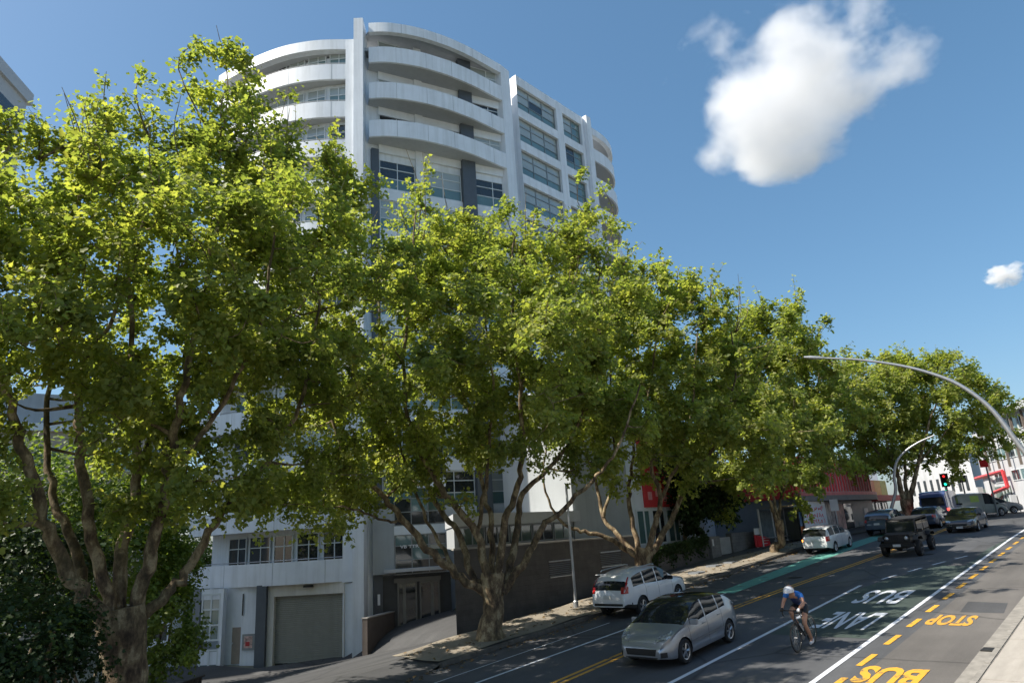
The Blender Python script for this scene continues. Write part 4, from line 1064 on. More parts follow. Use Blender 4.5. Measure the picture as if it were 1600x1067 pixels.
# burrs at the fork
# ---- tree in front of the entrance
p2 = on_road(770, 1000); B2 = np.array([18.0, 18.3, road_z(18.0) + 0.14]); R2 = float(np.hypot(B2[0], B2[1]))
limbs = [
    (pxl([(757, 925), (711, 896), (667, 855), (630, 812), (600, 778), (560, 735), (530, 690), (510, 600)], R2, -1.5), 0.17, 0.04),
    (pxl([(758, 925), (735, 890), (715, 830), (681, 785), (657, 735), (640, 680), (600, 560), (590, 440)], R2 + 0.2, 2.4), 0.14, 0.04),
    (pxl([(764, 925), (745, 835), (711, 791), (674, 741), (647, 685), (630, 590), (640, 430), (650, 330)], R2 - 0.2, -1.0), 0.16, 0.03),
    (pxl([(768, 925), (766, 815), (758, 775), (742, 690), (720, 560), (715, 400)], R2 + 0.3, 1.6), 0.12, 0.03),
    (pxl([(775, 925), (787, 822), (806, 768), (817, 705), (812, 600), (800, 460), (805, 370)], R2, -1.6), 0.15, 0.03),
    (pxl([(784, 925), (800, 880), (808, 820), (816, 772), (850, 740), (895, 680), (930, 560), (935, 400)], R2, 1.5), 0.16, 0.03),
    (pxl([(786, 925), (823, 872), (845, 828), (872, 803), (924, 751), (965, 700), (1000, 600)], R2 - 0.1, -0.6), 0.15, 0.03),
    (pxl([(630, 815), (600, 812), (560, 798), (520, 790), (485, 800)], R2 - 0.3, -1.8), 0.05, 0.02),
    (pxl([(745, 835), (760, 740), (770, 620), (760, 480)], R2, -2.4), 0.08, 0.03),
    (pxl([(711, 896), (690, 850), (660, 800), (620, 680), (560, 540)], R2, 1.8), 0.08, 0.03),
]
blobs2 = [(at_r(720, 510, 26), (4.6, 4.6, 3.6), 2.4), (at_r(600, 560, 26), (3.0, 3.6, 3.6), 1.6), (at_r(860, 520, 26.2), (3.2, 3.6, 3.8), 1.7), (at_r(760, 650, 25.0), (4.2, 3.2, 2.2), 1.2), (at_r(575, 705, 25.2), (2.8, 2.6, 1.6), 1.0), (at_r(900, 640, 26), (2.6, 3.0, 2.2), 0.8), (at_r(690, 430, 26.4), (3.2, 3, 2.2), 0.8), (at_r(510, 715, 24.6), (2.2, 1.8, 1.5), 0.55), (at_r(880, 430, 26.4), (2.2, 2.6, 2.2), 0.6), (at_r(800, 560, 22.0), (3.2, 2.6, 2.6), 0.9)]
sp2 = [(at_r(650, 400, 25.4), at_r(634, 232, 25.4), 1.12, 450), (at_r(700, 400, 26), at_r(690, 275, 26), 1.12, 345), (at_r(825, 420, 26), at_r(822, 298, 26), 0.88, 285), (at_r(884, 420, 26.5), at_r(884, 320, 26.5), 0.88, 255), (at_r(938, 430, 27), at_r(938, 285, 27), 1.04, 420), (at_r(735, 400, 26), at_r(722, 310, 26), 0.96, 270), (at_r(600, 450, 26), at_r(590, 330, 26), 1.12, 330), (at_r(775, 420, 26), at_r(770, 340, 26), 0.96, 240)]
tp = [B2 + [0, 0, -0.3], B2 + [0, 0, 0.35], at_r(771, 960, R2), at_r(770, 935, R2), at_r(770, 915, R2), at_r(770, 895, R2)]
grow_tree('plane_tree', 'plane tree with a stout forked trunk on the verge before the glass entrance', limbs, B2, 0.37, blobs2, 480, 320, 0.140, sp2, 4, group=GT, trunk_path=tp)
# ---- tree behind the parked white SUV
B3 = np.array([27.75, 18.6, road_z(27.75) + 0.14]); R3 = float(np.hypot(27.75, 18.6))
limbs = [
    (pxl([(1000, 872), (975, 855), (959, 844), (926, 832), (896, 826), (865, 800), (850, 740), (860, 660)], R3, -1.2), 0.14, 0.03),
    (pxl([(1000, 870), (967, 838), (943, 808), (930, 752), (912, 690), (900, 600)], R3 + 0.2, 1.5), 0.14, 0.03),
    (pxl([(1002, 870), (985, 800), (984, 752), (990, 710), (1000, 600), (990, 480)], R3 + 0.2, 2.2), 0.13, 0.03),
    (pxl([(1008, 872), (1022, 828), (1032, 778), (1018, 728), (1010, 640), (1030, 500)], R3 - 0.2, -1.6), 0.16, 0.03),
    (pxl([(1014, 870), (1030, 846), (1048, 812), (1069, 765), (1092, 730), (1125, 685), (1150, 590), (1140, 500)], R3, 0.8), 0.17, 0.03),
    (pxl([(1032, 780), (1060, 720), (1080, 640), (1090, 520)], R3 - 0.3, -1.8), 0.09, 0.03),
    (pxl([(943, 808), (960, 740), (955, 640), (950, 520)], R3, 1.0), 0.08, 0.03),
]
blobs3 = [(at_r(1020, 580, 34), (4.6, 4.6, 3.3), 2.2), (at_r(1100, 610, 34), (3.6, 3.8, 3.2), 1.6), (at_r(960, 590, 33.5), (3.2, 3.6, 3.4), 1.3), (at_r(1040, 670, 33), (4.2, 3.6, 2.0), 1.2), (at_r(1060, 520, 34), (3.4, 3.2, 2.0), 0.9), (at_r(985, 490, 34), (3.0, 3.0, 2.2), 0.8), (at_r(1140, 680, 33), (2.6, 3, 2.4), 0.9)]
sp3 = [(at_r(985, 470, 33), at_r(980, 375, 33), 1.12, 285), (at_r(1035, 460, 34), at_r(1030, 395, 34), 1.12, 225), (at_r(1100, 520, 34), at_r(1095, 450, 34), 1.28, 255), (at_r(1150, 520, 34), at_r(1153, 428, 34), 0.4, 60), (at_r(1065, 480, 34), at_r(1062, 415, 34), 1.12, 225)]
tp = [B3 + [0, 0, -0.3], B3 + [0, 0, 0.3], at_r(1006, 905, R3), at_r(1005, 890, R3), at_r(1004, 872, R3), at_r(1005, 856, R3)]
grow_tree('plane_tree', 'plane tree with a sunlit pale trunk rising behind the parked white SUV', limbs, B3, 0.34, blobs3, 380, 270, 0.165, sp3, 5, group=GT, trunk_path=tp)
# ---- slender tree beside the bus shelter
B4 = np.array([42.4, 18.2, road_z(42.4) + 0.14]); R4 = float(np.hypot(42.4, 18.2))
limbs = [
    (pxl([(1220, 842), (1212, 808), (1202, 780), (1190, 730), (1185, 640), (1190, 560)], R4, -1.0), 0.13, 0.03),
    (pxl([(1221, 840), (1218, 800), (1222, 750), (1235, 660), (1240, 560)], R4 + 0.2, 1.5), 0.12, 0.03),
    (pxl([(1218, 820), (1206, 770), (1165, 690), (1150, 600)], R4, 1.0), 0.09, 0.03),
    (pxl([(1222, 770), (1250, 710), (1275, 640), (1280, 580)], R4, -0.8), 0.08, 0.03),
]
blobs4 = [(at_r(1200, 610, 46), (4.2, 4.4, 4.4), 2.0), (at_r(1180, 690, 45.5), (4.0, 4.0, 3.0), 1.4), (at_r(1250, 650, 46), (3.2, 3.6, 3.6), 1.3), (at_r(1215, 540, 46), (3.0, 3.0, 2.4), 0.7), (at_r(1170, 560, 46), (2.4, 3, 3), 0.6)]
sp4 = [(at_r(1230, 540, 46), at_r(1228, 466, 46), 1.44, 240), (at_r(1262, 570, 46), at_r(1270, 508, 46), 1.44, 225), (at_r(1190, 530, 46), at_r(1185, 475, 46), 1.44, 195)]
tp = [B4 + [0, 0, -0.3], B4 + [0, 0, 0.3], at_r(1222, 850, R4), at_r(1220, 838, R4), at_r(1219, 825, R4), at_r(1217, 812, R4)]
grow_tree('plane_tree', 'slim trunked plane tree on the path left of the white station wagon', limbs, B4, 0.21, blobs4, 290, 215, 0.185, sp4, 6, group=GT, trunk_path=tp, clump_r=(0.7, 1.2))
# ---- tree by the junction
B5 = np.array([61.0, 16.6, road_z(61.0) + 0.14]); R5 = float(np.hypot(61.0, 16.6))
limbs = [
    (pxl([(1416, 788), (1408, 765), (1400, 735), (1385, 690), (1370, 640)], R5, -1.0), 0.24, 0.05),
    (pxl([(1418, 786), (1416, 760), (1414, 720), (1410, 640), (1415, 580)], R5, 1.0), 0.18, 0.04),
    (pxl([(1420, 786), (1428, 755), (1434, 725), (1450, 670), (1470, 610)], R5, -1.2), 0.22, 0.04),
    (pxl([(1434, 725), (1465, 690), (1500, 650)], R5, 0.6), 0.10, 0.03),
    (pxl([(1400, 735), (1365, 700), (1335, 660)], R5, 0.8), 0.10, 0.03),
]
blobs5 = [(at_r(1400, 630, 65), (4.6, 5.0, 4.6), 2.2), (at_r(1460, 630, 65), (4.0, 4.4, 4.4), 1.6), (at_r(1345, 650, 64), (4.0, 4.4, 4.2), 1.5), (at_r(1420, 690, 65), (4.6, 4.2, 2.4), 1.0), (at_r(1470, 685, 65), (2.6, 3.0, 2.0), 0.5), (at_r(1320, 610, 64), (3.0, 3.0, 3.2), 0.8), (at_r(1490, 610, 65), (2.0, 2.4, 1.6), 0.25)]
sp5 = [(at_r(1410, 590, 65), at_r(1408, 535, 65), 1.3, 160), (at_r(1440, 590, 65), at_r(1436, 545, 65), 1.2, 130), (at_r(1320, 590, 64), at_r(1315, 545, 64), 1.2, 130), (at_r(1500, 610, 65), at_r(1518, 578, 65), 1.0, 90), (at_r(1525, 640, 65), at_r(1546, 620, 65), 1.44, 120)]
tp = [B5 + [0, 0, -0.3], B5 + [0, 0, 0.3], at_r(1418, 803, R5), at_r(1418, 796, R5), at_r(1417, 787, R5), at_r(1417, 779, R5)]
grow_tree('plane_tree', 'round plane tree at the junction above the dark SUV and blue van', limbs, B5, 0.42, blobs5, 300, 190, 0.20, sp5, 8, group=GT, trunk_path=tp, clump_r=(0.8, 1.3))

# ---- garden trees and shrubs
def shrub(name, label, cat, base, blobs, n, leaf, leafmat, seed, stems=4, group=None):
    rng = np.random.default_rng(seed); base = np.array(base, float)
    T = empty(name, tuple(base)); tag(T, label, cat, group)
    P = []; W = np.array([b_[2] for b_ in blobs]); W = W / W.sum()
    q = MB()
    for k in range(stems):
        bl = blobs[rng.choice(len(blobs), p=W)]; tip = np.array(bl[0]) + rng.normal(size=3) * 0.3 * np.array(bl[1])
        st = base + rng.normal(size=3) * np.array([0.2, 0.2, 0])
        q.tube([st, st * 0.5 + tip * 0.5 + rng.normal(size=3) * 0.15, tip], [0.07, 0.05, 0.02], 6)
    q.build('trunk', M['bark'], T, smooth=1.2)
    nc = max(8, n // 90)
    for k in range(nc):
        bl = blobs[rng.choice(len(blobs), p=W)]; d = rng.normal(size=3); d /= np.linalg.norm(d)
        c = np.array(bl[0]) + d * rng.uniform(0.3, 1.0) ** 0.5 * np.array(bl[1])
        P.append(c + rng.normal(size=(n // nc, 3)) * 0.16 * np.mean(bl[1]))
    P = np.vstack(P); cen = np.mean([b_[0] for b_ in blobs], axis=0)
    me = leaves_mesh('crown', P - base, leaf, M[leafmat], rng, center=cen - base)
    o = link_mesh('crown', me, T); o['kind'] = 'stuff'
    return T
def gbase(p): return (p[0], p[1], ground_z(p[0], p[1]) - 0.1)
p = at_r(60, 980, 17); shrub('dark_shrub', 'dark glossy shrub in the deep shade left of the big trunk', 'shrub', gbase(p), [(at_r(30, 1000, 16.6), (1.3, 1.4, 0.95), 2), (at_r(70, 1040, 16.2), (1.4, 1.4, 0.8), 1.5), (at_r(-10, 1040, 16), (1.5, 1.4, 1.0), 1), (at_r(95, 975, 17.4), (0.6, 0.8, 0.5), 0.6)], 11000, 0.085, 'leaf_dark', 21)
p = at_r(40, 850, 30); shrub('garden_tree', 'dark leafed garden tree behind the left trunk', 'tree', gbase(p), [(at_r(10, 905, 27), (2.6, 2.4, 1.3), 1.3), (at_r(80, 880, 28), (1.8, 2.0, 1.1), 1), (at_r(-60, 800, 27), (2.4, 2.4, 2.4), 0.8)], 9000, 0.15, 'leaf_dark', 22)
p = at_r(150, 830, 36); shrub('garden_tree', 'light green garden tree seen between the left tree limbs', 'tree', gbase(p), [(at_r(150, 810, 36), (4.5, 3, 2.4), 1.3), (at_r(60, 780, 36), (3.5, 3, 2.4), 1.2), (at_r(170, 900, 36), (3, 2.5, 2.4), 1.0), (at_r(235, 790, 37), (2, 2, 1.6), 0.6)], 15000, 0.19, 'leaf_pale', 23)
p = at_r(245, 930, 34); shrub('sunlit_shrub', 'pale sunlit shrub left of the tower corner', 'shrub', gbase(p), [(at_r(235, 880, 35), (1.6, 1.6, 1.6), 1.2), (at_r(270, 900, 36), (1.2, 1.4, 1.6), 1), (at_r(250, 990, 34), (1.7, 1.5, 2.0), 1.5), (at_r(275, 1030, 33), (0.9, 1.0, 1.0), 0.6)], 9000, 0.15, 'leaf_pale', 24)
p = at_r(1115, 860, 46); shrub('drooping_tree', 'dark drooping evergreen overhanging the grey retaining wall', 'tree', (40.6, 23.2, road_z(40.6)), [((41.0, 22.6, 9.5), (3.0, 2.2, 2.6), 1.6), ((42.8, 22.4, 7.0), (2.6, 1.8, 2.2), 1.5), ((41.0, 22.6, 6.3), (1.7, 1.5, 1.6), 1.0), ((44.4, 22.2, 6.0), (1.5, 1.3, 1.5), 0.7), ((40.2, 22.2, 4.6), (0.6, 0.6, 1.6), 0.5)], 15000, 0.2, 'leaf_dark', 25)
shrub('garden_tree', 'pale far tree filling the gap left of the low balconies', 'tree', gbase(at_r(285, 860, 58)), [(at_r(285, 800, 58), (3.4, 3.2, 3.0), 1.2), (at_r(250, 870, 56), (3.0, 3.0, 2.6), 1.0), (at_r(300, 920, 55), (2.2, 2.4, 2.6), 0.8)], 9000, 0.24, 'leaf_pale', 31)
shrub('plane_tree', 'unseen plane tree carrying on the row past the left edge, added for its shade', 'tree', (-6.0, 18.3, road_z(-6.0)), [((-6, 18.5, 12.0), (5.5, 5.0, 4.0), 2), ((-4, 19.5, 9.0), (4.5, 4.0, 3.0), 1.4), ((-5, 18, 15.0), (4, 4, 2.5), 1)], 9000, 0.34, 'leaf', 41, stems=7, group=GT)  # out of view, added to shade the shrubs at lower left
# leaf litter along the verge and gutter
rng = np.random.default_rng(5)
nl = 1300; lx = rng.uniform(13, 50, nl); ly = np.where(rng.random(nl) < 0.55, rng.uniform(17.6, 20.0, nl), 17.3 - np.abs(rng.normal(size=nl)) * 0.25)
keep = ~((lx < 15) & (ly > 17.3)); lx, ly = lx[keep], ly[keep]
lz = np.array([road_z(x) + (0.195 if y > 17.5 else 0.02) for x, y in zip(lx, ly)])
M['litter'] = leaf_mat('dry_leaf', (0.10, 0.055, 0.025), (0.16, 0.10, 0.045), (0.24, 0.17, 0.07), trans=0.1)
me = leaves_mesh('fallen_leaves', np.stack([lx, ly, lz], 1), 0.10, M['litter'], rng, updir=3.0, droop=0.0)
o = link_mesh('fallen_leaves', me); tag(o, 'dry brown leaves scattered on the verge and in the gutter', 'leaves', kind='stuff')
me = leaves_mesh('ivy', ivy_pts - wloc(ivy_parent), 0.12, M['leaf_dark'], np.random.default_rng(9), updir=0.1, droop=0.8)
o = link_mesh('ivy', me, ivy_parent); o['kind'] = 'stuff'
# ================================================================== VEHICLES
def car_paint(name, col, metal=0.0, rough=0.32):
    m, nt, b = new_mat(name)
    n = noise_node(nt, 2.0, 4, 0.6); c = np.array(col)
    r = ramp_node(nt, n.outputs['Fac'], [(0.3, tuple(c * 0.93)), (0.7, tuple(np.minimum(c * 1.05, 0.9)))])
    nt.links.new(r.outputs[0], b.inputs['Base Color']); b.inputs['Metallic'].default_value = metal; b.inputs['Roughness'].default_value = rough
    b.inputs['Coat Weight'].default_value = 1.0; b.inputs['Coat Roughness'].default_value = 0.03
    return m
M['car_glass'] = mat('car_glass', (0.016, 0.019, 0.022), 0.04, var=0.3, scale=2, spec=0.5)
M['tyre'] = mat('tyre_rubber', (0.016, 0.016, 0.017), 0.8, var=0.2, scale=8)
M['alloy'] = mat('alloy', (0.50, 0.51, 0.53), 0.3, 0.85, var=0.05)
M['trim'] = mat('black_plastic', (0.014, 0.014, 0.015), 0.55, var=0.2)
M['lamp_clear'] = mat('headlamp', (0.40, 0.42, 0.45), 0.08, 0.5, var=0.7, scale=14, coat=1.0)
M['lamp_red'] = mat('tail_lamp', (0.42, 0.012, 0.015), 0.2, var=0.15, coat=1.0)
M['plate'] = mat('number_plate', (0.62, 0.62, 0.60), 0.5, var=0.1, scale=20)
M['lamp_lit'] = emit_mat('brake_lamp_lit', (1.0, 0.05, 0.03), 3.0)
M['lamp_amber'] = emit_mat('indicator_lit', (1.0, 0.35, 0.05), 3.0)
def pchip(xs, ys, x):
    xs = np.array(xs, float); ys = np.array(ys, float)
    h = np.diff(xs); d = np.diff(ys) / h; m = np.zeros(len(xs))
    m[0], m[-1] = d[0], d[-1]
    for i in range(1, len(xs) - 1):
        m[i] = 0 if d[i - 1] * d[i] <= 0 else (h[i - 1] + h[i]) / (h[i - 1] / d[i - 1] + h[i] / d[i])
    i = np.clip(np.searchsorted(xs, x) - 1, 0, len(xs) - 2); t = np.clip((x - xs[i]) / h[i], 0, 1)
    return (2 * t**3 - 3 * t**2 + 1) * ys[i] + (t**3 - 2 * t**2 + t) * h[i] * m[i] + (-2 * t**3 + 3 * t**2) * ys[i + 1] + (t**3 - t**2) * h[i] * m[i + 1]
WHEELS = {}
def wheel_meshes(r, w, spokes, rimc):
    key = (r, w, spokes, rimc)
    if key in WHEELS: return WHEELS[key]
    rr = r * 0.66
    t = MB(); t.lathe([(rr, -w / 2 + 0.01), (r - 0.035, -w / 2), (r - 0.008, -w / 2 + 0.03), (r, -w / 4), (r, w / 4), (r - 0.008, w / 2 - 0.03), (r - 0.035, w / 2), (rr, w / 2 - 0.01), (rr - 0.03, 0)], axis='Y', n=28, cap=False)
    to = t.build('tyre', M['tyre'], smooth=0.7); tm = to.data; bpy.data.objects.remove(to)
    a = MB(); a.lathe([(rr, -w / 2 + 0.02), (rr - 0.02, -w / 2 + 0.01), (rr - 0.025, w / 2 - 0.02), (rr, w / 2 - 0.01)], axis='Y', n=28, cap=False)
    for k in range(spokes):
        an = 2 * math.pi * k / spokes
        for s_ in (-0.09, 0.09):
            d = Vector((math.cos(an), 0, math.sin(an))); d2 = Vector((math.cos(an + s_), 0, math.sin(an + s_)))
            a.tube([Vector((0, w / 2 - 0.035, 0)) + d * 0.04, Vector((0, w / 2 - 0.03, 0)) + d2 * (rr - 0.01)], [0.026, 0.018], 5)
    a.lathe([(0.0, w / 2 - 0.02), (0.05, w / 2 - 0.02), (0.055, w / 2 - 0.05)], axis='Y', n=12, cap=False)
    a.lathe([(rr - 0.02, w / 2 - 0.10), (0.02, w / 2 - 0.09)], axis='Y', n=20, m=1)
    ao = a.build('rim', [rimc, M['trim']], smooth=0.7); am = ao.data; bpy.data.objects.remove(ao)
    WHEELS[key] = (tm, am); return tm, am
def add_wheel(root, x, y, r, w, spokes=6, rimc=None, steer=0.0):
    tm, am = wheel_meshes(r, w, spokes, rimc or M['alloy'])
    o = link_mesh('wheel', tm, root, (x, y, r)); o.rotation_euler = (0, 0.3 * (x + y), (0 if y > 0 else math.pi) + steer)
    link_mesh('rim', am, o); return o
class Shell:
    """a lofted car shell: stations along x, one ring of points per station"""
    def __init__(s, S):
        s.S = S
    def vals(s, x):
        S = s.S; L = S['L'] / 2
        top = float(pchip(*zip(*S['top']), x)); belt = float(pchip(*zip(*S['belt']), x)); bot = float(pchip(*zip(*S['bot']), x))
        w = S['W'] / 2 * float(pchip(*zip(*S['plan']), x))
        return top, min(belt, top), bot, w
    def ring(s, x):
        top, belt, bot, w = s.vals(x); S = s.S
        cab = max(0.0, top - belt); wr = w * (1 - S.get('tumble', 0.17) * min(1, cab / 0.5))
        wb = w * 0.955
        if cab < 0.04:
            wr = w * 0.80
            up = [(w * 0.93, belt - 0.004), (w * 0.87, belt + (top - belt) * 0.3), (w * 0.80, belt + (top - belt) * 0.5), (w * 0.55, belt + (top - belt) * 0.85), (0, top)]
        else:
            z0 = belt; zt = top - min(0.075, cab * 0.3)
            up = [(wb * 0.985, z0 + 0.004), (wb + (wr - wb) * 0.45, z0 + (zt - z0) * 0.5), (wr, zt), (wr * 0.80, top - min(0.022, cab * 0.1)), (0, top)]
        h = belt - bot
        lo = [(0, bot), (w * 0.82, bot), (w * 0.955, bot + 0.05 * h), (w * 0.99, bot + 0.22 * h), (w, bot + 0.50 * h), (w * 0.992, bot + 0.72 * h), (w * 0.975, bot + 0.90 * h)]
        return lo + up
    def side_y(s, x, z):
        R = s.ring(x)
        for i in range(1, len(R) - 1):
            if R[i][1] <= z <= R[i + 1][1]:
                t = (z - R[i][1]) / max(1e-6, R[i + 1][1] - R[i][1]); return R[i][0] + t * (R[i + 1][0] - R[i][0])
        return R[4][0]
def make_car(name, label, S, paint, cat='car', group=None):
    """S: L, W, top, belt, bot, plan profiles; glass: windscreen (x0,x1), rear window (x0,x1), side panes [(x0,x1)...]; wheels (xf, xr, r)"""
    root = empty(name, (0, 0, 0)); tag(root, label, cat, group)
    sh = Shell(S); L = S['L'] / 2
    xs = set(np.round(np.linspace(-L, L, 34), 3)) | {round(-L + 0.03, 3), round(-L + 0.09, 3), round(L - 0.03, 3), round(L - 0.09, 3)}
    for a in [S['ws'], S['rw']] + S['panes']: xs |= {round(a[0], 3), round(a[1], 3)}
    xs = sorted(xs); xs = [x for i, x in enumerate(xs) if i == 0 or x - xs[i - 1] > 0.012]
    b = MB(); rings = [sh.ring(x) for x in xs]; n = len(rings[0])
    vid = {}
    for i, x in enumerate(xs):
        for j, (y, z) in enumerate(rings[i]):
            for sgn in ((1,) if y == 0 else (1, -1)):
                vid[(i, j, sgn)] = len(b.V); b.V.append((x, y * sgn, z))
            if y == 0: vid[(i, j, -1)] = vid[(i, j, 1)]
    inr = lambda xm, r: r[0] - 0.006 < xm < r[1] + 0.006
    for i in range(len(xs) - 1):
        xm = (xs[i] + xs[i + 1]) / 2
        cab = sh.vals(xm)[0] - sh.vals(xm)[1]
        for j in range(n - 1):
            for sgn in (1, -1):
                m = 0
                if j in (9, 10) and inr(xm, S['ws']): m = 2
                elif j in (9, 10) and inr(xm, S['rw']): m = 3
                elif j in (7, 8) and any(inr(xm, p) for p in S['panes']) and cab > 0.06: m = 4 if sgn > 0 else 5
                elif j <= 1: m = 1
                elif S.get('cladding') and j == 2: m = 1
                elif S.get('roofm') and j in (9, 10) and S['ws'][0] > xm > S['rw'][1]: m = 6
                q = [vid[(i, j, sgn)], vid[(i + 1, j, sgn)], vid[(i + 1, j + 1, sgn)], vid[(i, j + 1, sgn)]]
                if sgn < 0: q = q[::-1]
                b.F.append(tuple(q)); b.M.append(m)
    for i, flip in ((0, False), (len(xs) - 1, True)):
        f = [vid[(i, j, 1)] for j in range(n)] + [vid[(i, j, -1)] for j in range(n - 2, 0, -1)]
        b.F.append(tuple(f if flip else f[::-1])); b.M.append(0)
    mats = [paint, M['trim'], M['car_glass'], M['car_glass'], M['car_glass'], M['car_glass'], S.get('roofm') or paint]
    shell = b.build('body_raw', mats)
    me = shell.data
    bm = bmesh.new(); bm.from_mesh(me); bmesh.ops.remove_doubles(bm, verts=bm.verts, dist=1e-4); bmesh.ops.recalc_face_normals(bm, faces=bm.faces); bm.to_mesh(me); bm.free()
    # wheel arches
    xf, xr, r = S['wheels']; c = MB(); ra = r * S.get('arch', 1.13)
    for x in (xf, xr):
        for sg in (1, -1):
            y0, y1 = S['W'] / 2 - 0.30, S['W'] / 2 + 0.15
            c.lathe([(ra, min(sg * y0, sg * y1)), (ra, max(sg * y0, sg * y1))], c=(x, 0, r), axis='Y', n=24, m=1)
    cut = c.build('cut', mats); 
    mod = shell.modifiers.new('b', 'BOOLEAN'); mod.operation = 'DIFFERENCE'; mod.object = cut; mod.solver = 'EXACT'; mod.use_self = True
    bpy.context.view_layer.update()
    me2 = bpy.data.meshes.new_from_object(shell.evaluated_get(bpy.context.evaluated_depsgraph_get()))
    if len(me2.polygons) < 50: me2 = me.copy()
    bvh_v = [v.co.copy() for v in me.vertices]; bvh = BVHTree.FromPolygons(bvh_v, [tuple(p.vertices) for p in me.polygons])
    bpy.data.objects.remove(shell); bpy.data.objects.remove(cut)
    # split by face kind
    groups = {}
    for p in me2.polygons: groups.setdefault(p.material_index if p.material_index in (2, 3, 4, 5) else 0, []).append(p)
    names = {0: 'body', 2: 'windscreen', 3: 'rear_window', 4: 'side_window', 5: 'side_window'}
    co = np.array([v.co[:] for v in me2.vertices]); parts = {}
    for g, ps in groups.items():
        q = MB(); used = {}
        for p in ps:
            f = []
            for v in p.vertices:
                if v not in used: used[v] = len(q.V); q.V.append(tuple(co[v]))
                f.append(used[v])
            q.F.append(tuple(f)); q.M.append(p.material_index if g == 0 else 0)
        parts[g] = q.build(names[g], mats if g == 0 else M['car_glass'], root, smooth=0.62)
    def patch(nm, corners, direction, material, parent, nu=4, nv=3, off=0.008):
        """a thin panel: bilinear grid between four corner points, shot onto the shell along direction"""
        D = Vector(direction).normalized(); P = [Vector(c_) for c_ in corners]; q = MB(); vs = []
        for a in range(nu + 1):
            for e in range(nv + 1):
                u, v = a / nu, e / nv
                p = (P[0] * (1 - u) + P[1] * u) * (1 - v) + (P[3] * (1 - u) + P[2] * u) * v
                h, nn, _, _ = bvh.ray_cast(p - D * 1.5, D, 4.0)
                if h is None: h, nn, _, _ = bvh.find_nearest(p)
                if nn.dot(D) > 0: nn = -nn
                vs.append((h + nn * off)[:]) 
        q.add(vs, [(a * (nv + 1) + e, (a + 1) * (nv + 1) + e, (a + 1) * (nv + 1) + e + 1, a * (nv + 1) + e + 1) for a in range(nu) for e in range(nv)])
        return q.build(nm, material, parent, smooth=0.8)
    S['_patch'] = patch; S['_sh'] = sh; S['_parts'] = parts; body = parts[0]
    for x in (xf, xr):
        for sg in (1, -1):
            add_wheel(root, x, sg * (S['W'] / 2 - S.get('tw', 0.205) / 2 - 0.015), r, S.get('tw', 0.205), S.get('spokes', 6), S.get('rimc'))
    # door seams and handles
    for sg in (1, -1):
        for xsm in S.get('seams', []):
            top, belt, bot, w = sh.vals(xsm); z0, z1 = bot + 0.10, belt - 0.01
            patch('door_seam', [(xsm - 0.007, sg * 2, z0), (xsm + 0.007, sg * 2, z0), (xsm + 0.007, sg * 2, z1), (xsm - 0.007, sg * 2, z1)], (0, -sg, 0), M['trim'], body, 1, 8, 0.003)
        for xh in S.get('handles', []):
            top, belt, bot, w = sh.vals(xh); z = belt - 0.12; y = sh.side_y(xh, z)
            q = MB(); q.box((xh, sg * (y + 0.02), z), (0.17, 0.03, 0.03)); q.build('door_handle', paint, body, bevel=0.01)
        xm = S.get('mirror')
        if xm is not None:
            top, belt, bot, w = sh.vals(xm); y = sh.side_y(xm, belt)
            q = MB(); q.box((xm, sg * (y + 0.10), belt + 0.06), (0.12, 0.22, 0.14)); q.tube([(xm, sg * (y - 0.04), belt), (xm, sg * (y + 0.06), belt + 0.04)], 0.03, 6)
            q.build('wing_mirror', S.get('mirrorm') or paint, body, bevel=0.03)
    return root
def place(root, x, y, heading, S=None, dz=0.0):
    """wheels on the road; heading +1 uphill (away), -1 downhill (towards the camera)"""
    root.rotation_mode = 'XYZ'
    slope = (road_z(x + 1) - road_z(x - 1)) / 2
    up = Vector((-slope, 0, 1)).normalized(); fwd = Vector((heading, 0, heading * slope)).normalized(); lef = up.cross(fwd)
    m_ = Matrix((fwd, lef, up)).transposed().to_4x4(); m_.translation = Vector((x, y, road_z(x) + 0.006 + dz))
    root.matrix_world = m_
def rear_kit(S, root, lamps, plate, window_lo=None, lit=False):
    patch, body = S['_patch'], S['_parts'][0]; L = S['L'] / 2
    for sg in (1, -1):
        (y0, y1, z0, z1) = lamps
        patch('tail_light', [(-L + 0.05, sg * y0, z0), (-L + 0.12, sg * y1, z0), (-L + 0.12, sg * y1, z1), (-L + 0.05, sg * y0, z1)], (1, -0.25 * sg, 0), M['lamp_lit'] if lit else M['lamp_red'], body, 4, 4, 0.012)
    z = plate; patch('number_plate', [(-L - 1, -0.18, z - 0.065), (-L - 1, 0.18, z - 0.065), (-L - 1, 0.18, z + 0.065), (-L - 1, -0.18, z + 0.065)], (1, 0, 0), M['plate'], body, 2, 1, 0.015)
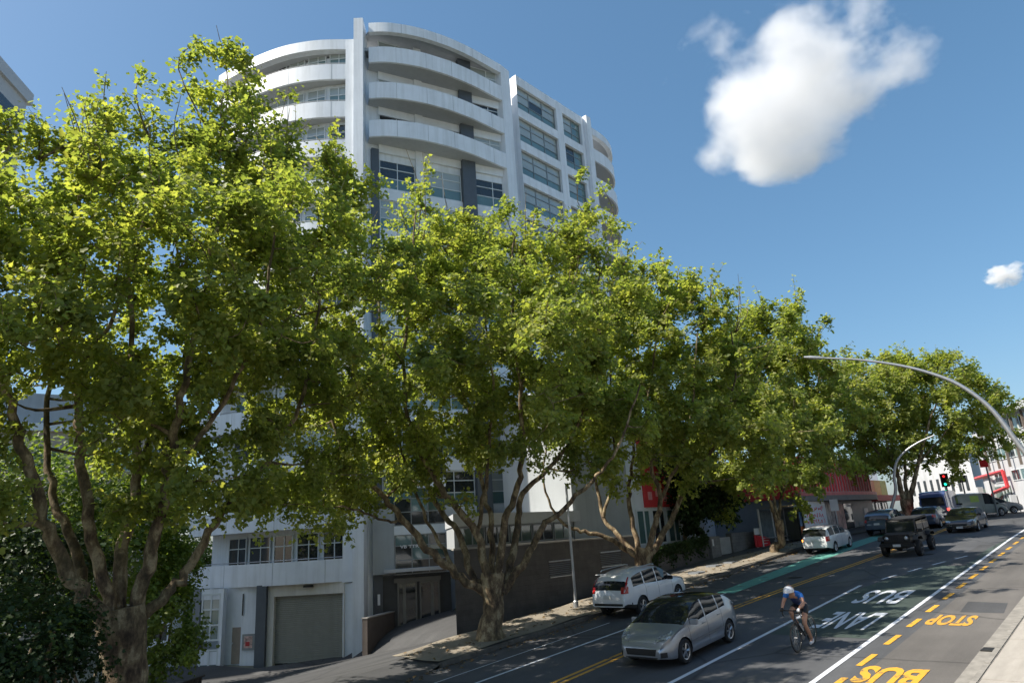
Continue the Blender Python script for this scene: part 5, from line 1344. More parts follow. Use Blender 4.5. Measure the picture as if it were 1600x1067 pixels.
def front_kit(S, root, lamp, grille, plate, lower=None):
    patch, body = S['_patch'], S['_parts'][0]; L = S['L'] / 2
    for sg in (1, -1):
        (y0, y1, z0, z1, z2, z3) = lamp
        patch('headlight', [(L - 0.10, sg * y0, z0), (L - 0.35, sg * y1, z1), (L - 0.55, sg * y1, z2), (L - 0.25, sg * y0, z3)], (-1, -0.5 * sg, -0.35), M['lamp_clear'], body, 5, 4, 0.010)
    (w, z0, z1) = grille
    patch('grille', [(L + 1, -w, z0), (L + 1, w, z0), (L + 1, w * 1.1, z1), (L + 1, -w * 1.1, z1)], (-1, 0, 0), M['trim'], body, 8, 3, 0.010)
    if lower: patch('lower_grille', [(L + 1, -lower[0], lower[1]), (L + 1, lower[0], lower[1]), (L + 1, lower[0], lower[2]), (L + 1, -lower[0], lower[2])], (-1, 0, 0), M['trim'], body, 8, 2, 0.010)
    patch('number_plate', [(L + 1, -0.18, plate - 0.06), (L + 1, 0.18, plate - 0.06), (L + 1, 0.18, plate + 0.06), (L + 1, -0.18, plate + 0.06)], (-1, 0, 0), M['plate'], body, 2, 1, 0.022)

PLAN = lambda L, a=0.80, b_=0.86: [(-L, b_ * 0.93), (-L + 0.12, b_), (-L + 0.5, 0.965), (-L * 0.35, 1.0), (L * 0.35, 1.0), (L - 0.75, 0.96), (L - 0.3, 0.90), (L - 0.08, a), (L, a * 0.86)]
# ---- silver hatchback coming down the street
Lh = 4.28 / 2
S1 = dict(L=4.28, W=1.80, top=[(-Lh, 0.62), (-Lh + 0.05, 0.90), (-Lh + 0.22, 1.08), (-1.45, 1.36), (-1.0, 1.46), (-0.3, 1.50), (0.15, 1.47), (0.45, 1.38), (1.22, 0.965), (1.55, 0.88), (1.95, 0.74), (Lh - 0.04, 0.58), (Lh, 0.48)],
          belt=[(-Lh, 0.60), (-Lh + 0.15, 0.96), (-1.3, 1.03), (-0.5, 0.99), (0.4, 0.93), (1.0, 0.89), (1.5, 0.80), (Lh, 0.46)], bot=[(-Lh, 0.34), (-1.6, 0.20), (1.6, 0.18), (Lh, 0.26)], plan=PLAN(Lh, 0.74),
          ws=(0.42, 1.20), rw=(-1.98, -1.52), panes=[(-1.30, -0.88), (-0.82, -0.06), (0.00, 0.86)], wheels=(1.30, -1.31, 0.316), seams=[-0.93, -0.03, 0.98], handles=[-0.75, 0.18], mirror=0.80, tumble=0.20, roofm=M['car_glass'], spokes=5)
silver = car_paint('silver_metallic', (0.36, 0.39, 0.435), 0.6, 0.28)
car1 = make_car('hatchback', 'silver hatchback driving down the street just left of the cyclist', S1, silver)
front_kit(S1, car1, (0.40, 0.74, 0.62, 0.70, 0.90, 0.74), (0.44, 0.34, 0.50), 0.27, (0.5, 0.22, 0.30)); rear_kit(S1, car1, (0.62, 0.80, 0.80, 1.0), 0.75)
P1, body1 = S1['_patch'], S1['_parts'][0]
for sg in (1, -1): P1('fog_lamp', [(Lh - 0.1, sg * 0.56, 0.30), (Lh - 0.2, sg * 0.70, 0.30), (Lh - 0.2, sg * 0.70, 0.42), (Lh - 0.1, sg * 0.56, 0.42)], (-1, -0.3 * sg, 0), M['trim'], body1, 2, 2, 0.012)
q = MB(); q.box((Lh - 0.17, 0, 0.665), (0.05, 0.11, 0.10)); q.build('badge', M['trim'], body1, bevel=0.02)
for sg in (1, -1):
    P1('side_moulding', [(-0.9, sg * 2, 0.50), (0.92, sg * 2, 0.47), (0.92, sg * 2, 0.51), (-0.9, sg * 2, 0.54)], (0, -sg, 0), M['alloy'], body1, 8, 1, 0.014)
place(car1, 18.8, 11.24, -1)
# ---- white SUV parked at the tower kerb
Ls = 4.6 / 2
S2 = dict(L=4.6, W=1.85, top=[(-Ls, 0.75), (-Ls + 0.06, 1.02), (-Ls + 0.38, 1.40), (-1.55, 1.56), (-0.7, 1.66), (0.1, 1.66), (0.45, 1.56), (1.15, 1.13), (1.5, 1.06), (2.0, 0.96), (Ls - 0.06, 0.74), (Ls, 0.60)],
          belt=[(-Ls, 0.73), (-Ls + 0.2, 1.08), (-1.2, 1.12), (0, 1.06), (1.0, 1.03), (1.7, 0.94), (Ls, 0.58)], bot=[(-Ls, 0.45), (-1.7, 0.30), (1.7, 0.28), (Ls, 0.38)], plan=PLAN(Ls, 0.80),
          ws=(0.45, 1.12), rw=(-2.22, -1.98), panes=[(-1.75, -1.05), (-0.98, -0.14), (-0.08, 0.78)], wheels=(1.35, -1.31, 0.355), tw=0.235, seams=[-1.0, -0.1, 0.92], handles=[-0.8, 0.1], mirror=0.72, cladding=True, mirrorm=M['trim'], spokes=5)
white = car_paint('white_pearl', (0.70, 0.71, 0.72), 0.0, 0.3)
car2 = make_car('suv', 'white SUV parked at the kerb under the third plane tree', S2, white)
front_kit(S2, car2, (0.45, 0.80, 0.80, 0.84, 0.98, 0.90), (0.45, 0.62, 0.80), 0.5); rear_kit(S2, car2, (0.60, 0.84, 0.92, 1.14), 0.80)
P2, body2 = S2['_patch'], S2['_parts'][0]
for sg in (1, -1):
    P2('tail_light', [(-Ls + 0.1, sg * 0.84, 1.0), (-Ls + 0.1, sg * 0.76, 1.0), (-Ls + 0.25, sg * 0.70, 1.45), (-Ls + 0.25, sg * 0.75, 1.45)], (1, -0.2 * sg, 0), M['lamp_red'], body2, 2, 6, 0.014)
    q = MB(); q.tube([(-1.7, sg * 0.62, 1.655), (-1.6, sg * 0.62, 1.70), (0.0, sg * 0.62, 1.72), (0.2, sg * 0.62, 1.675)], 0.02, 6); q.build('roof_rail', M['alloy'], body2)
q = MB(); q.box((-2.05, 0, 1.60), (0.25, 1.1, 0.035)); q.build('spoiler', white, body2, bevel=0.012)
P2('rear_bumper', [(-4, -0.86, 0.42), (-4, 0.86, 0.42), (-4, 0.86, 0.58), (-4, -0.86, 0.58)], (1, 0, 0), M['trim'], body2, 8, 2, 0.012)
place(car2, 24.75, 16.38, 1)
# ---- white station wagon waiting at the kerb further up
Lw = 4.4 / 2
S3 = dict(L=4.4, W=1.70, top=[(-Lw, 0.70), (-Lw + 0.05, 0.98), (-Lw + 0.24, 1.38), (-1.6, 1.47), (-0.6, 1.50), (0.1, 1.47), (0.4, 1.38), (1.15, 0.98), (1.5, 0.92), (1.95, 0.80), (Lw - 0.04, 0.62), (Lw, 0.52)],
          belt=[(-Lw, 0.68), (-Lw + 0.15, 0.96), (-1.2, 0.98), (0, 0.95), (1.0, 0.92), (1.6, 0.84), (Lw, 0.50)], bot=[(-Lw, 0.36), (-1.6, 0.22), (1.6, 0.20), (Lw, 0.28)], plan=PLAN(Lw, 0.78),
          ws=(0.38, 1.12), rw=(-2.14, -1.92), panes=[(-1.78, -1.05), (-0.98, -0.12), (-0.06, 0.78)], wheels=(1.28, -1.30, 0.30), seams=[-1.0, -0.08, 0.92], handles=[-0.8, 0.1], mirror=0.75)
white2 = car_paint('white_solid', (0.66, 0.67, 0.68), 0.0, 0.35)
car3 = make_car('station_wagon', 'white station wagon at the kerb in front of the red shop', S3, white2)
front_kit(S3, car3, (0.42, 0.74, 0.66, 0.70, 0.84, 0.76), (0.4, 0.48, 0.60), 0.36); rear_kit(S3, car3, (0.64, 0.82, 0.70, 0.96), 0.78)
P3, body3 = S3['_patch'], S3['_parts'][0]
P3('indicator', [(-Lw + 0.05, 0.64, 0.72), (-Lw + 0.1, 0.76, 0.72), (-Lw + 0.1, 0.76, 0.84), (-Lw + 0.05, 0.64, 0.84)], (1, -0.25, 0), M['lamp_amber'], body3, 2, 2, 0.02)
place(car3, 43.9, 15.5, 1)
# ---- black sedan coming down behind the off-roader
Ld = 4.7 / 2
S4 = dict(L=4.7, W=1.80, top=[(-Ld, 0.70), (-Ld + 0.1, 0.92), (-1.7, 1.05), (-1.35, 1.12), (-0.75, 1.36), (-0.2, 1.43), (0.2, 1.41), (0.5, 1.32), (1.25, 0.98), (1.6, 0.90), (2.1, 0.76), (Ld - 0.05, 0.60), (Ld, 0.50)],
          belt=[(-Ld, 0.68), (-Ld + 0.12, 0.90), (-1.2, 0.98), (0, 0.95), (1.0, 0.92), (1.7, 0.82), (Ld, 0.48)], bot=[(-Ld, 0.36), (-1.7, 0.20), (1.7, 0.18), (Ld, 0.26)], plan=PLAN(Ld, 0.80),
          ws=(0.48, 1.22), rw=(-1.35, -0.80), panes=[(-0.98, -0.14), (-0.08, 0.80)], wheels=(1.42, -1.33, 0.32), seams=[-0.95, -0.1, 0.95], handles=[-0.75, 0.1], mirror=0.82)
black = car_paint('black_metallic', (0.012, 0.013, 0.016), 0.1, 0.25)
car4 = make_car('sedan', 'black sedan in the downhill lane nearest the white office block', S4, black)
front_kit(S4, car4, (0.45, 0.80, 0.62, 0.66, 0.80, 0.70), (0.4, 0.42, 0.56), 0.34); rear_kit(S4, car4, (0.55, 0.82, 0.75, 0.92), 0.75)
place(car4, 54.0, 10.1, -1)
# ---- blue grey SUV stopped at the kerb
S5 = dict(S2); S5 = {k: v for k, v in S5.items() if not k.startswith('_')}; S5['cladding'] = False; S5['mirrorm'] = None
bgrey = car_paint('blue_grey_metallic', (0.10, 0.14, 0.20), 0.5, 0.3)
car5 = make_car('suv', 'blue grey SUV with red tail lights beside the red shop', S5, bgrey)
front_kit(S5, car5, (0.45, 0.80, 0.80, 0.84, 0.98, 0.90), (0.45, 0.62, 0.80), 0.5); rear_kit(S5, car5, (0.62, 0.85, 0.88, 1.08), 0.80)
place(car5, 54.2, 14.95, 1)
# ---- small dark blue hatch behind the off-roader
S6 = {k: v for k, v in S1.items() if not k.startswith('_')}; S6['roofm'] = None
blue = car_paint('dark_blue_metallic', (0.03, 0.05, 0.10), 0.4, 0.3)
car6 = make_car('hatchback', 'dark blue hatchback half hidden behind the black off-roader', S6, blue)
front_kit(S6, car6, (0.40, 0.74, 0.62, 0.70, 0.90, 0.74), (0.44, 0.34, 0.50), 0.27); rear_kit(S6, car6, (0.58, 0.80, 0.78, 0.96), 0.70)
place(car6, 58.4, 13.1, 1)
# ---- vans
def van_spec(L, H, W):
    h = L / 2
    return dict(L=L, W=W, top=[(-h, H * 0.90), (-h + 0.06, H * 0.975), (-h + 0.4, H), (0, H), (h - 2.0, H * 0.985), (h - 1.75, H * 0.95), (h - 0.85, H * 0.56), (h - 0.4, H * 0.50), (h - 0.06, H * 0.40), (h, H * 0.30)],
                belt=[(-h, H * 0.50), (0, H * 0.52), (h - 1.4, H * 0.50), (h - 0.8, H * 0.47), (h, H * 0.28)], bot=[(-h, 0.42), (-h + 0.6, 0.30), (h - 0.6, 0.28), (h, 0.34)], plan=[(-h, 0.96), (-h + 0.1, 0.985), (0, 1.0), (h - 1.2, 0.98), (h - 0.3, 0.90), (h, 0.78)],
                ws=(h - 1.72, h - 0.88), rw=(-h - 0.2, -h - 0.1), panes=[(h - 2.5, h - 1.5)], wheels=(h - 0.95, -h + 1.1, 0.34), seams=[h - 2.6, h - 1.35, -0.3], handles=[h - 2.4], mirror=h - 1.3, tumble=0.08, mirrorm=M['trim'])
S7 = van_spec(5.3, 2.45, 1.95)
vblue = car_paint('van_blue', (0.035, 0.075, 0.22), 0.2, 0.35)
van1 = make_car('delivery_van', 'dark blue high roofed van waiting at the lights', S7, vblue, 'van')
rear_kit(S7, van1, (0.80, 0.95, 0.85, 1.15), 0.62, lit=True)
S7['_patch']('rear_window', [(-5, -0.78, 1.35), (-5, 0.78, 1.35), (-5, 0.74, 2.0), (-5, -0.74, 2.0)], (1, 0, 0), M['car_glass'], S7['_parts'][0], 4, 3, 0.01)
S7['_patch']('rear_door_panel', [(-5, -0.80, 0.75), (-5, 0.80, 0.75), (-5, 0.80, 1.28), (-5, -0.80, 1.28)], (1, 0, 0), mat('van_rear_grey', (0.10, 0.13, 0.16), 0.4), S7['_parts'][0], 4, 3, 0.008)
place(van1, 63.3, 13.2, 1)
S8 = van_spec(5.0, 2.0, 1.85)
vgreen = car_paint('van_grey_green', (0.24, 0.28, 0.27), 0.0, 0.4)
van2 = make_car('work_van', 'pale grey green van beyond the blue van', S8, vgreen, 'van')
S8['_patch']('side_panel', [(-1.4, -3, 1.25), (-0.5, -3, 1.25), (-0.5, -3, 1.75), (-1.4, -3, 1.75)], (0, 1, 0), mat('lime_panel', (0.30, 0.45, 0.10), 0.5), S8['_parts'][0], 3, 2, 0.01)
place(van2, 69.0, 12.0, 1); van2.matrix_world = Matrix.Translation(van2.matrix_world.translation) @ Matrix.Rotation(-0.55, 4, 'Z')
S9 = {k: v for k, v in S3.items() if not k.startswith('_')}
car9 = make_car('station_wagon', 'small pale car turning at the junction in front of the white office block', S9, car_paint('pale_silver', (0.4, 0.41, 0.42), 0.5, 0.35))
place(car9, 73.6, 11.6, 1); car9.matrix_world = Matrix.Translation(car9.matrix_world.translation) @ Matrix.Rotation(-0.95, 4, 'Z')

# ---- black off-roader: built from its own flat panels
def off_roader():
    R = empty('off_roader', (0, 0, 0)); tag(R, 'black boxy off-roader with round headlights coming down the centre lane', 'off-roader')
    pb = mat('black_satin', (0.010, 0.010, 0.012), 0.42, var=0.1)
    b = MB(); b.bbox(-1.95, 0.95, -0.72, 0.72, 0.55, 1.08); b.build('body', pb, R, bevel=0.04)
    b = MB(); b.prism([(0.95, -0.70), (1.78, -0.58), (1.78, 0.58), (0.95, 0.70)], 0.62, lambda p: 1.16 if p[0] < 1.2 else 1.10); b.build('bonnet', pb, R, bevel=0.05)
    g = MB(); g.bbox(1.785, 1.84, -0.60, 0.60, 0.66, 1.10); go = g.build('grille', pb, R, bevel=0.02)
    for i in range(7):
        q = MB(); q.bbox(1.842, 1.85, -0.27 + 0.085 * i - 0.022, -0.27 + 0.085 * i + 0.022, 0.76, 1.02); q.build('slot', M['trim'], go)
    for sg in (1, -1):
        q = MB(); q.lathe([(0.0, 1.90), (0.07, 1.895), (0.095, 1.87), (0.10, 1.835)], c=(0, sg * 0.45, 0.92), axis='X', n=18, cap=False); q.build('headlight', M['lamp_clear'], R, smooth=0.8)
        for (x0, x1) in ((0.72, 1.72), (-1.80, -0.85)):
            q = MB(); y0, y1 = sg * 0.70, sg * 0.93
            P = [(x0, 0.80), (x0 + 0.14, 0.98), (x1 - 0.14, 1.00), (x1, 0.84)]
            for (a, c_) in zip(P, P[1:]):
                vs = [(a[0], y0, a[1]), (c_[0], y0, c_[1]), (c_[0], y1, c_[1]), (a[0], y1, a[1])]; vs += [(v[0], v[1], v[2] - 0.05) for v in vs]
                q.add(vs, [(0, 1, 2, 3), (7, 6, 5, 4), (0, 4, 5, 1), (1, 5, 6, 2), (2, 6, 7, 3), (3, 7, 4, 0)])
            q.build('fender', M['trim'], R)
        d = MB(); d.bbox(-0.72, 0.62, sg * 0.725 - 0.01, sg * 0.725 + 0.012, 0.62, 1.06); do = d.build('door', pb, R)
        q = MB(); q.box((-0.5, sg * 0.755, 0.96), (0.14, 0.03, 0.03)); q.build('handle', M['trim'], do)
        q = MB(); q.bbox(-0.70, 0.50, sg * 0.705, sg * 0.715, 1.10, 1.60); q.build('side_window', M['car_glass'], R)
        q = MB(); q.bbox(-1.85, -0.82, sg * 0.705, sg * 0.715, 1.14, 1.58); q.build('side_window', M['car_glass'], R)
        q = MB(); q.tube([(0.85, sg * 0.70, 1.08), (0.55, sg * 0.66, 1.68)], 0.035, 6); q.tube([(-0.76, sg * 0.71, 1.08), (-0.76, sg * 0.68, 1.68)], 0.035, 6); q.tube([(-1.92, sg * 0.70, 1.08), (-1.88, sg * 0.66, 1.68)], 0.04, 6); q.build('pillars', pb, R)
        q = MB(); q.box((0.62, sg * 0.86, 1.18), (0.09, 0.20, 0.16)); q.build('wing_mirror', M['trim'], R, bevel=0.02)
        for x in (1.22, -1.32): add_wheel(R, x, sg * 0.78, 0.385, 0.25, 5, mat('dark_rim', (0.06, 0.06, 0.065), 0.4, 0.6) if 'dark_rim' not in bpy.data.materials else bpy.data.materials['dark_rim'])
    q = MB(); q.add([(0.86, -0.66, 1.13), (0.86, 0.66, 1.13), (0.58, 0.63, 1.64), (0.58, -0.63, 1.64)], [(0, 1, 2, 3)]); q.build('windscreen', M['car_glass'], R)
    q = MB(); q.tube([(0.88, -0.70, 1.11), (0.88, 0.70, 1.11), (0.56, 0.66, 1.67), (0.56, -0.66, 1.67), (0.88, -0.70, 1.11)], 0.035, 6); q.build('windscreen_frame', pb, R)
    q = MB(); q.prism([(0.60, -0.70), (0.60, 0.70), (-1.95, 0.70), (-1.95, -0.70)], 1.66, 1.76); q.build('roof', mat('soft_top', (0.016, 0.016, 0.017), 0.8, bump=0.3), R, bevel=0.04)
    q = MB(); q.bbox(-1.97, -1.94, -0.68, 0.68, 1.08, 1.66); q.build('tailgate_panel', M['car_glass'], R)
    q = MB(); q.bbox(1.86, 2.02, -0.82, 0.82, 0.52, 0.68); q.build('front_bumper', M['trim'], R, bevel=0.03)
    q = MB(); q.bbox(-2.10, -1.96, -0.75, 0.75, 0.50, 0.66); q.build('rear_bumper', M['trim'], R, bevel=0.03)
    q = MB(); q.bbox(2.022, 2.03, -0.18, 0.18, 0.54, 0.66); q.build('number_plate', M['plate'], R)
    q = MB(); q.bbox(-1.8, 1.8, -0.40, 0.40, 0.42, 0.56); q.build('chassis', M['trim'], R)
    tm, am = wheel_meshes(0.385, 0.25, 5, bpy.data.materials['dark_rim']); o = link_mesh('spare_wheel', tm, R, (-2.12, 0.05, 1.0)); o.rotation_euler = (0, 0, math.pi / 2); link_mesh('rim', am, o)
    return R
jp = off_roader(); place(jp, 41.2, 10.55, -1)
# ================================================================== STREET FURNITURE
def thing(name, label, cat, loc, group=None):
    o = empty(name, loc); tag(o, label, cat, group); return o
# slim grey post on the verge
pb_ = on_road(900, 953); lp = thing('grey_post', 'slim grey post on the verge between the second and third trees', 'post', (23.85, 19.1, road_z(23.85) + 0.15))
b = MB(); b.tube([(23.85, 19.1, road_z(23.85)), (23.85, 19.1, 6.6)], [0.065, 0.05], 12); b.build('shaft', M['steel'], lp, smooth=0.6)
b = MB(); b.lathe([(0.11, 0), (0.11, 0.25), (0.07, 0.3)], c=(23.85, 19.1, road_z(23.85) + 0.14), n=14); b.build('base_collar', M['steel'], lp)
# big curved street light on the near side
bl = thing('street_light', 'tall curved grey street light arching over the road at the right edge', 'street light', (39.4, 4.3, road_z(39.4)))
pts = [(39.4, 3.4, road_z(39.4) + 0.1), (39.35, 3.55, 5.0), tuple(at_r(1600, 705, 39.5)), tuple(at_r(1550, 640, 39.5)), tuple(at_r(1500, 602, 39.5)), tuple(at_r(1450, 582, 39.5)), tuple(at_r(1400, 570, 39.5)), tuple(at_r(1340, 562, 39.5)), tuple(at_r(1290, 559.5, 39.5))]
S_ = spline(pts, 5); k = len(S_); b = MB(); b.tube(S_, [0.135 - 0.085 * (i / (k - 1)) for i in range(k)], 12); b.build('mast', M['steel'], bl, smooth=0.7)
e = np.array(pts[-1]); f_ = at_r(1256, 558, 39.5); b = MB()
d_ = f_ - e; b.tube([e, e + d_ * 0.25, e + d_ * 0.7, f_], [0.045, 0.09, 0.10, 0.05], 10); b.build('lamp_head', M['steel'], bl, smooth=0.8)
# small curved street light by the junction tree
p0 = np.array([58.6, 16.3, road_z(58.6) + 0.14]); r0 = float(np.hypot(p0[0], p0[1]))
sl = thing('street_light', 'short curved grey street light in front of the junction tree', 'street light', tuple(p0))
pts = [p0, at_r(1399, 770, r0), at_r(1397, 745, r0), at_r(1401, 722, r0), at_r(1413, 706, r0), at_r(1435, 691, r0), at_r(1460, 680, r0)]
S_ = spline(pts, 4); k = len(S_); b = MB(); b.tube(S_, [0.13 - 0.07 * (i / (k - 1)) for i in range(k)], 10); b.build('mast', M['steel'], sl, smooth=0.7)
# parking sign
ps_ = thing('parking_sign', 'white parking sign on a slim pole outside the red shop', 'sign', (52.0, 17.5, road_z(52) + 0.13))
b = MB(); b.tube([(52.0, 17.5, road_z(52)), (52.0, 17.5, 5.75)], 0.045, 8); b.build('pole', M['steel'], ps_)
b = MB(); b.bbox(51.93, 51.95, 17.22, 17.78, 4.95, 5.75); b.build('panel', M['sign_white'], ps_)
# traffic lights
M['tl_green'] = emit_mat('green_signal', (0.02, 0.9, 0.45), 1.6); M['tl_red'] = emit_mat('red_signal', (0.9, 0.03, 0.03), 0.8); M['tl_off'] = mat('dark_lens', (0.03, 0.02, 0.02), 0.3)
def signal(label, px, r, lit, pole=True, w=0.62, h=1.15, arm=None, back=False):
    top = at_r(px[0], px[1], r); zg = road_z(78)
    t = thing('traffic_light', label, 'traffic light', (top[0], top[1], zg), 'traffic lights at the junction')
    b = MB(); b.bbox(top[0] - 0.04, top[0] + 0.04, top[1] - w / 2, top[1] + w / 2, top[2] - h / 2, top[2] + h / 2); bo = b.build('backboard', M['black'], t)
    if not back:
        for k, c in enumerate(('tl_red', 'tl_off', 'tl_green')):
            z = top[2] + 0.34 - 0.34 * k; q = MB(); q.lathe([(0.0, -0.09), (0.10, -0.08), (0.105, -0.041)], c=(top[0], top[1], z), axis='X', n=14, cap=False)
            on = (c == 'tl_green' and 'g' in lit) or (c == 'tl_red' and 'r' in lit); q.build('lens', M[c] if on else M['tl_off'], bo)
            q = MB(); q.tube([(top[0] - 0.05, top[1], z + 0.10), (top[0] - 0.24, top[1], z + 0.09)], [0.115, 0.10], 10, caps=False); q.build('visor', M['black'], bo)
    if pole:
        b = MB(); b.tube([(top[0] + 0.08, top[1], zg - 0.1), (top[0] + 0.08, top[1], top[2] + 0.6)], 0.065, 8); b.build('pole', M['grey_panel'], t)
    if arm is not None:
        b = MB(); A = at_r(arm[0], arm[1], r + 0.5); b.tube([(A[0], A[1], zg - 0.1), (A[0], A[1], A[2] - 0.3), tuple(A), (top[0] + 0.1, top[1], top[2] + 0.5)], [0.11, 0.10, 0.08, 0.06], 8); b.build('mast_arm', M['grey_panel'], t)
    return t
signal('traffic light showing green beside the blue van', (1476, 750), 72, 'gr')
signal('grey backed traffic light to the right of the green one', (1502, 748), 73, '', back=True, w=0.7, h=0.6)
signal('overhead traffic light showing green in front of the white office block', (1532, 695), 70, 'g', pole=True)
rsg = thing('red_road_sign', 'small red sign hanging below the overhead traffic light', 'sign', tuple(at_r(1537, 724, 70)))
c_ = at_r(1537, 724, 70); b = MB(); b.bbox(c_[0] - 0.02, c_[0] + 0.02, c_[1] - 0.3, c_[1] + 0.3, c_[2] - 0.3, c_[2] + 0.3); b.build('panel', M['red'], rsg)
# red leaning sign board, bus shelter with orange poster
rb = thing('red_sign_board', 'curved red sign board with a white top beside the grey wall', 'sign', (46.5, 20.6, road_z(46.5) + 0.13))
fK = Fr((45.2, 20.7), (47.1, 20.55)); b = MB(); n = 8
for i in range(n):
    u0, u1 = fK.L * i / n, fK.L * (i + 1) / n; o = 0.10 * math.sin(math.pi * (i + 0.5) / n); fK.box(b, u0, u1, 2.95, 3.72 - 0.035 * i, o, o + 0.05)
b.build('panel', M['red'], rb)
b = MB(); fK.box(b, 0.1, fK.L - 0.1, 3.74, 4.15, 0.0, 0.05); b.build('header', M['sign_white'], rb)
for k, (z, w) in enumerate(((3.45, 0.5), (3.3, 0.9), (3.12, 0.7))):
    q = MB(); fK.box(q, 0.7, 0.7 + w, z, z + 0.035, 0.16, 0.165); q.build('print_line', M['sign_white'], rb)
for u in (0.2, fK.L - 0.3):
    q = MB(); fK.box(q, u, u + 0.08, road_z(46) + 0.1, 2.95, 0.02, 0.08); q.build('leg', M['steel'], rb)
bs = thing('bus_shelter', 'glass bus shelter with an orange poster panel behind the slim tree', 'bus shelter', (47.8, 19.9, road_z(47.8) + 0.13))
zb = road_z(47.8) + 0.13
b = MB(); b.bbox(45.9, 50.3, 19.0, 20.6, zb + 2.35, zb + 2.47); b.build('roof', M['grey_panel'], bs)
for (x_, y_) in ((46.0, 20.5), (48.1, 20.5), (50.2, 20.5), (46.0, 19.1), (50.2, 19.1)):
    q = MB(); q.bbox(x_ - 0.05, x_ + 0.05, y_ - 0.05, y_ + 0.05, zb - 0.15, zb + 2.35); q.build('post', M['white_trim'], bs)
M['shelter_glass'] = mat('shelter_glass', (0.16, 0.20, 0.22), 0.05, var=0.2, coat=0.5)
for (x0, x1) in ((46.08, 48.02), (48.18, 50.12)):
    q = MB(); q.bbox(x0, x1, 20.49, 20.52, zb + 0.25, zb + 2.25); q.build('glass_panel', M['shelter_glass'], bs)
q = MB(); q.bbox(46.3, 49.6, 20.0, 20.4, zb + 0.42, zb + 0.48); q.build('seat', M['steel'], bs)
q = MB(); q.bbox(48.9, 50.35, 18.98, 19.06, zb - 0.1, zb + 2.1); ao = q.build('poster_case', M['black'], bs)
q = MB(); q.bbox(49.0, 50.25, 18.95, 18.975, zb + 0.05, zb + 1.02); q.build('poster', mat('orange_poster', (0.58, 0.17, 0.05), 0.4, var=0.35, scale=3), ao)
q = MB(); q.bbox(49.0, 50.25, 18.95, 18.975, zb + 1.04, zb + 2.0); q.build('poster', mat('blue_poster', (0.14, 0.22, 0.34), 0.4, var=0.6, scale=2.5), ao)
# service covers in the verge, dark fence at the far left
for i, (x_, y_) in enumerate(((36.5, 19.2), (37.9, 18.9), (33.8, 18.8))):
    q = MB(); q.bbox(x_ - 0.5, x_ + 0.5, y_ - 0.3, y_ + 0.3, road_z(x_) + 0.1, road_z(x_) + 0.20); tag(q.build('service_cover', M['grey_panel'], loc=(x_, y_, road_z(x_) + 0.15)), ['middle dark service cover set in the verge', 'service cover in the verge nearest the slim tree', 'service cover in the verge nearest the white SUV'][i], 'cover', 'service covers in the verge')
fn = thing('dark_fence', 'dark timber fence at the bottom between the left trunk and the tower', 'fence', tuple(gbase(at_r(260, 1067, 24))))
a_ = at_r(222, 1058, 24.0); c_ = at_r(316, 1056, 26.5); L_ = float(np.linalg.norm(c_[:2] - a_[:2])); n = 14
fF_ = Fr(a_[:2], c_[:2])
for i in range(n):
    q = MB(); fF_.box(q, fF_.L * i / n + 0.01, fF_.L * (i + 1) / n - 0.01, -1.0, min(a_[2], c_[2]) - 0.02, -0.02, 0.0); q.build('board', mat('dark_timber', (0.02, 0.018, 0.016), 0.8, var=0.3) if i == 0 else bpy.data.materials['dark_timber'], fn)
q = MB(); fF_.box(q, -0.1, fF_.L + 0.1, min(a_[2], c_[2]) - 0.02, min(a_[2], c_[2]) + 0.03, -0.06, 0.04); q.build('rail', bpy.data.materials['dark_timber'], fn)

# ================================================================== CLOUDS
def cloud(name, label, centre, size, dens, seed, thr):
    m = bpy.data.materials.new(name); m.use_nodes = True; nt = m.node_tree
    nt.nodes.remove(nt.nodes['Principled BSDF'])
    pv = nt.nodes.new('ShaderNodeVolumePrincipled'); pv.inputs['Color'].default_value = (0.94, 0.942, 0.95, 1); pv.inputs['Anisotropy'].default_value = 0.1
    tc = nt.nodes.new('ShaderNodeTexCoord')
    ln = nt.nodes.new('ShaderNodeVectorMath'); ln.operation = 'LENGTH'
    nd = nt.nodes.new('ShaderNodeTexNoise'); nd.noise_dimensions = '4D'; nd.inputs['W'].default_value = seed; nd.inputs['Scale'].default_value = 1.25; nd.inputs['Detail'].default_value = 10; nd.inputs['Roughness'].default_value = 0.6
    nt.links.new(tc.outputs['Object'], nd.inputs['Vector'])
    nt.links.new(tc.outputs['Object'], ln.inputs[0])
    a = nt.nodes.new('ShaderNodeMath'); a.operation = 'MULTIPLY_ADD'; nt.links.new(ln.outputs['Value'], a.inputs[0]); a.inputs[1].default_value = -0.85; nm = nt.nodes.new('ShaderNodeMath'); nm.operation = 'MULTIPLY'; nm.inputs[1].default_value = 2.4; nt.links.new(nd.outputs['Fac'], nm.inputs[0]); nt.links.new(nm.outputs[0], a.inputs[2])
    mr = nt.nodes.new('ShaderNodeMapRange'); nt.links.new(a.outputs[0], mr.inputs['Value']); mr.inputs['From Min'].default_value = thr; mr.inputs['From Max'].default_value = thr + 0.20; mr.inputs['To Min'].default_value = 0; mr.inputs['To Max'].default_value = dens
    nt.links.new(mr.outputs[0], pv.inputs['Density']); nt.links.new(pv.outputs[0], nt.nodes['Material Output'].inputs['Volume'])
    bm = bmesh.new(); bmesh.ops.create_icosphere(bm, subdivisions=3, radius=1.0); me = bpy.data.meshes.new(name); bm.to_mesh(me); bm.free(); me.materials.append(m)
    o = link_mesh(name, me, None, centre); o.scale = size; tag(o, label, 'cloud', 'small clouds in the sky', 'stuff')
    return o
c1 = EYE + ray(1240, 132) * 900; c2 = EYE + ray(1568, 430) * 1100
M4 = cam.matrix_world.to_3x3()
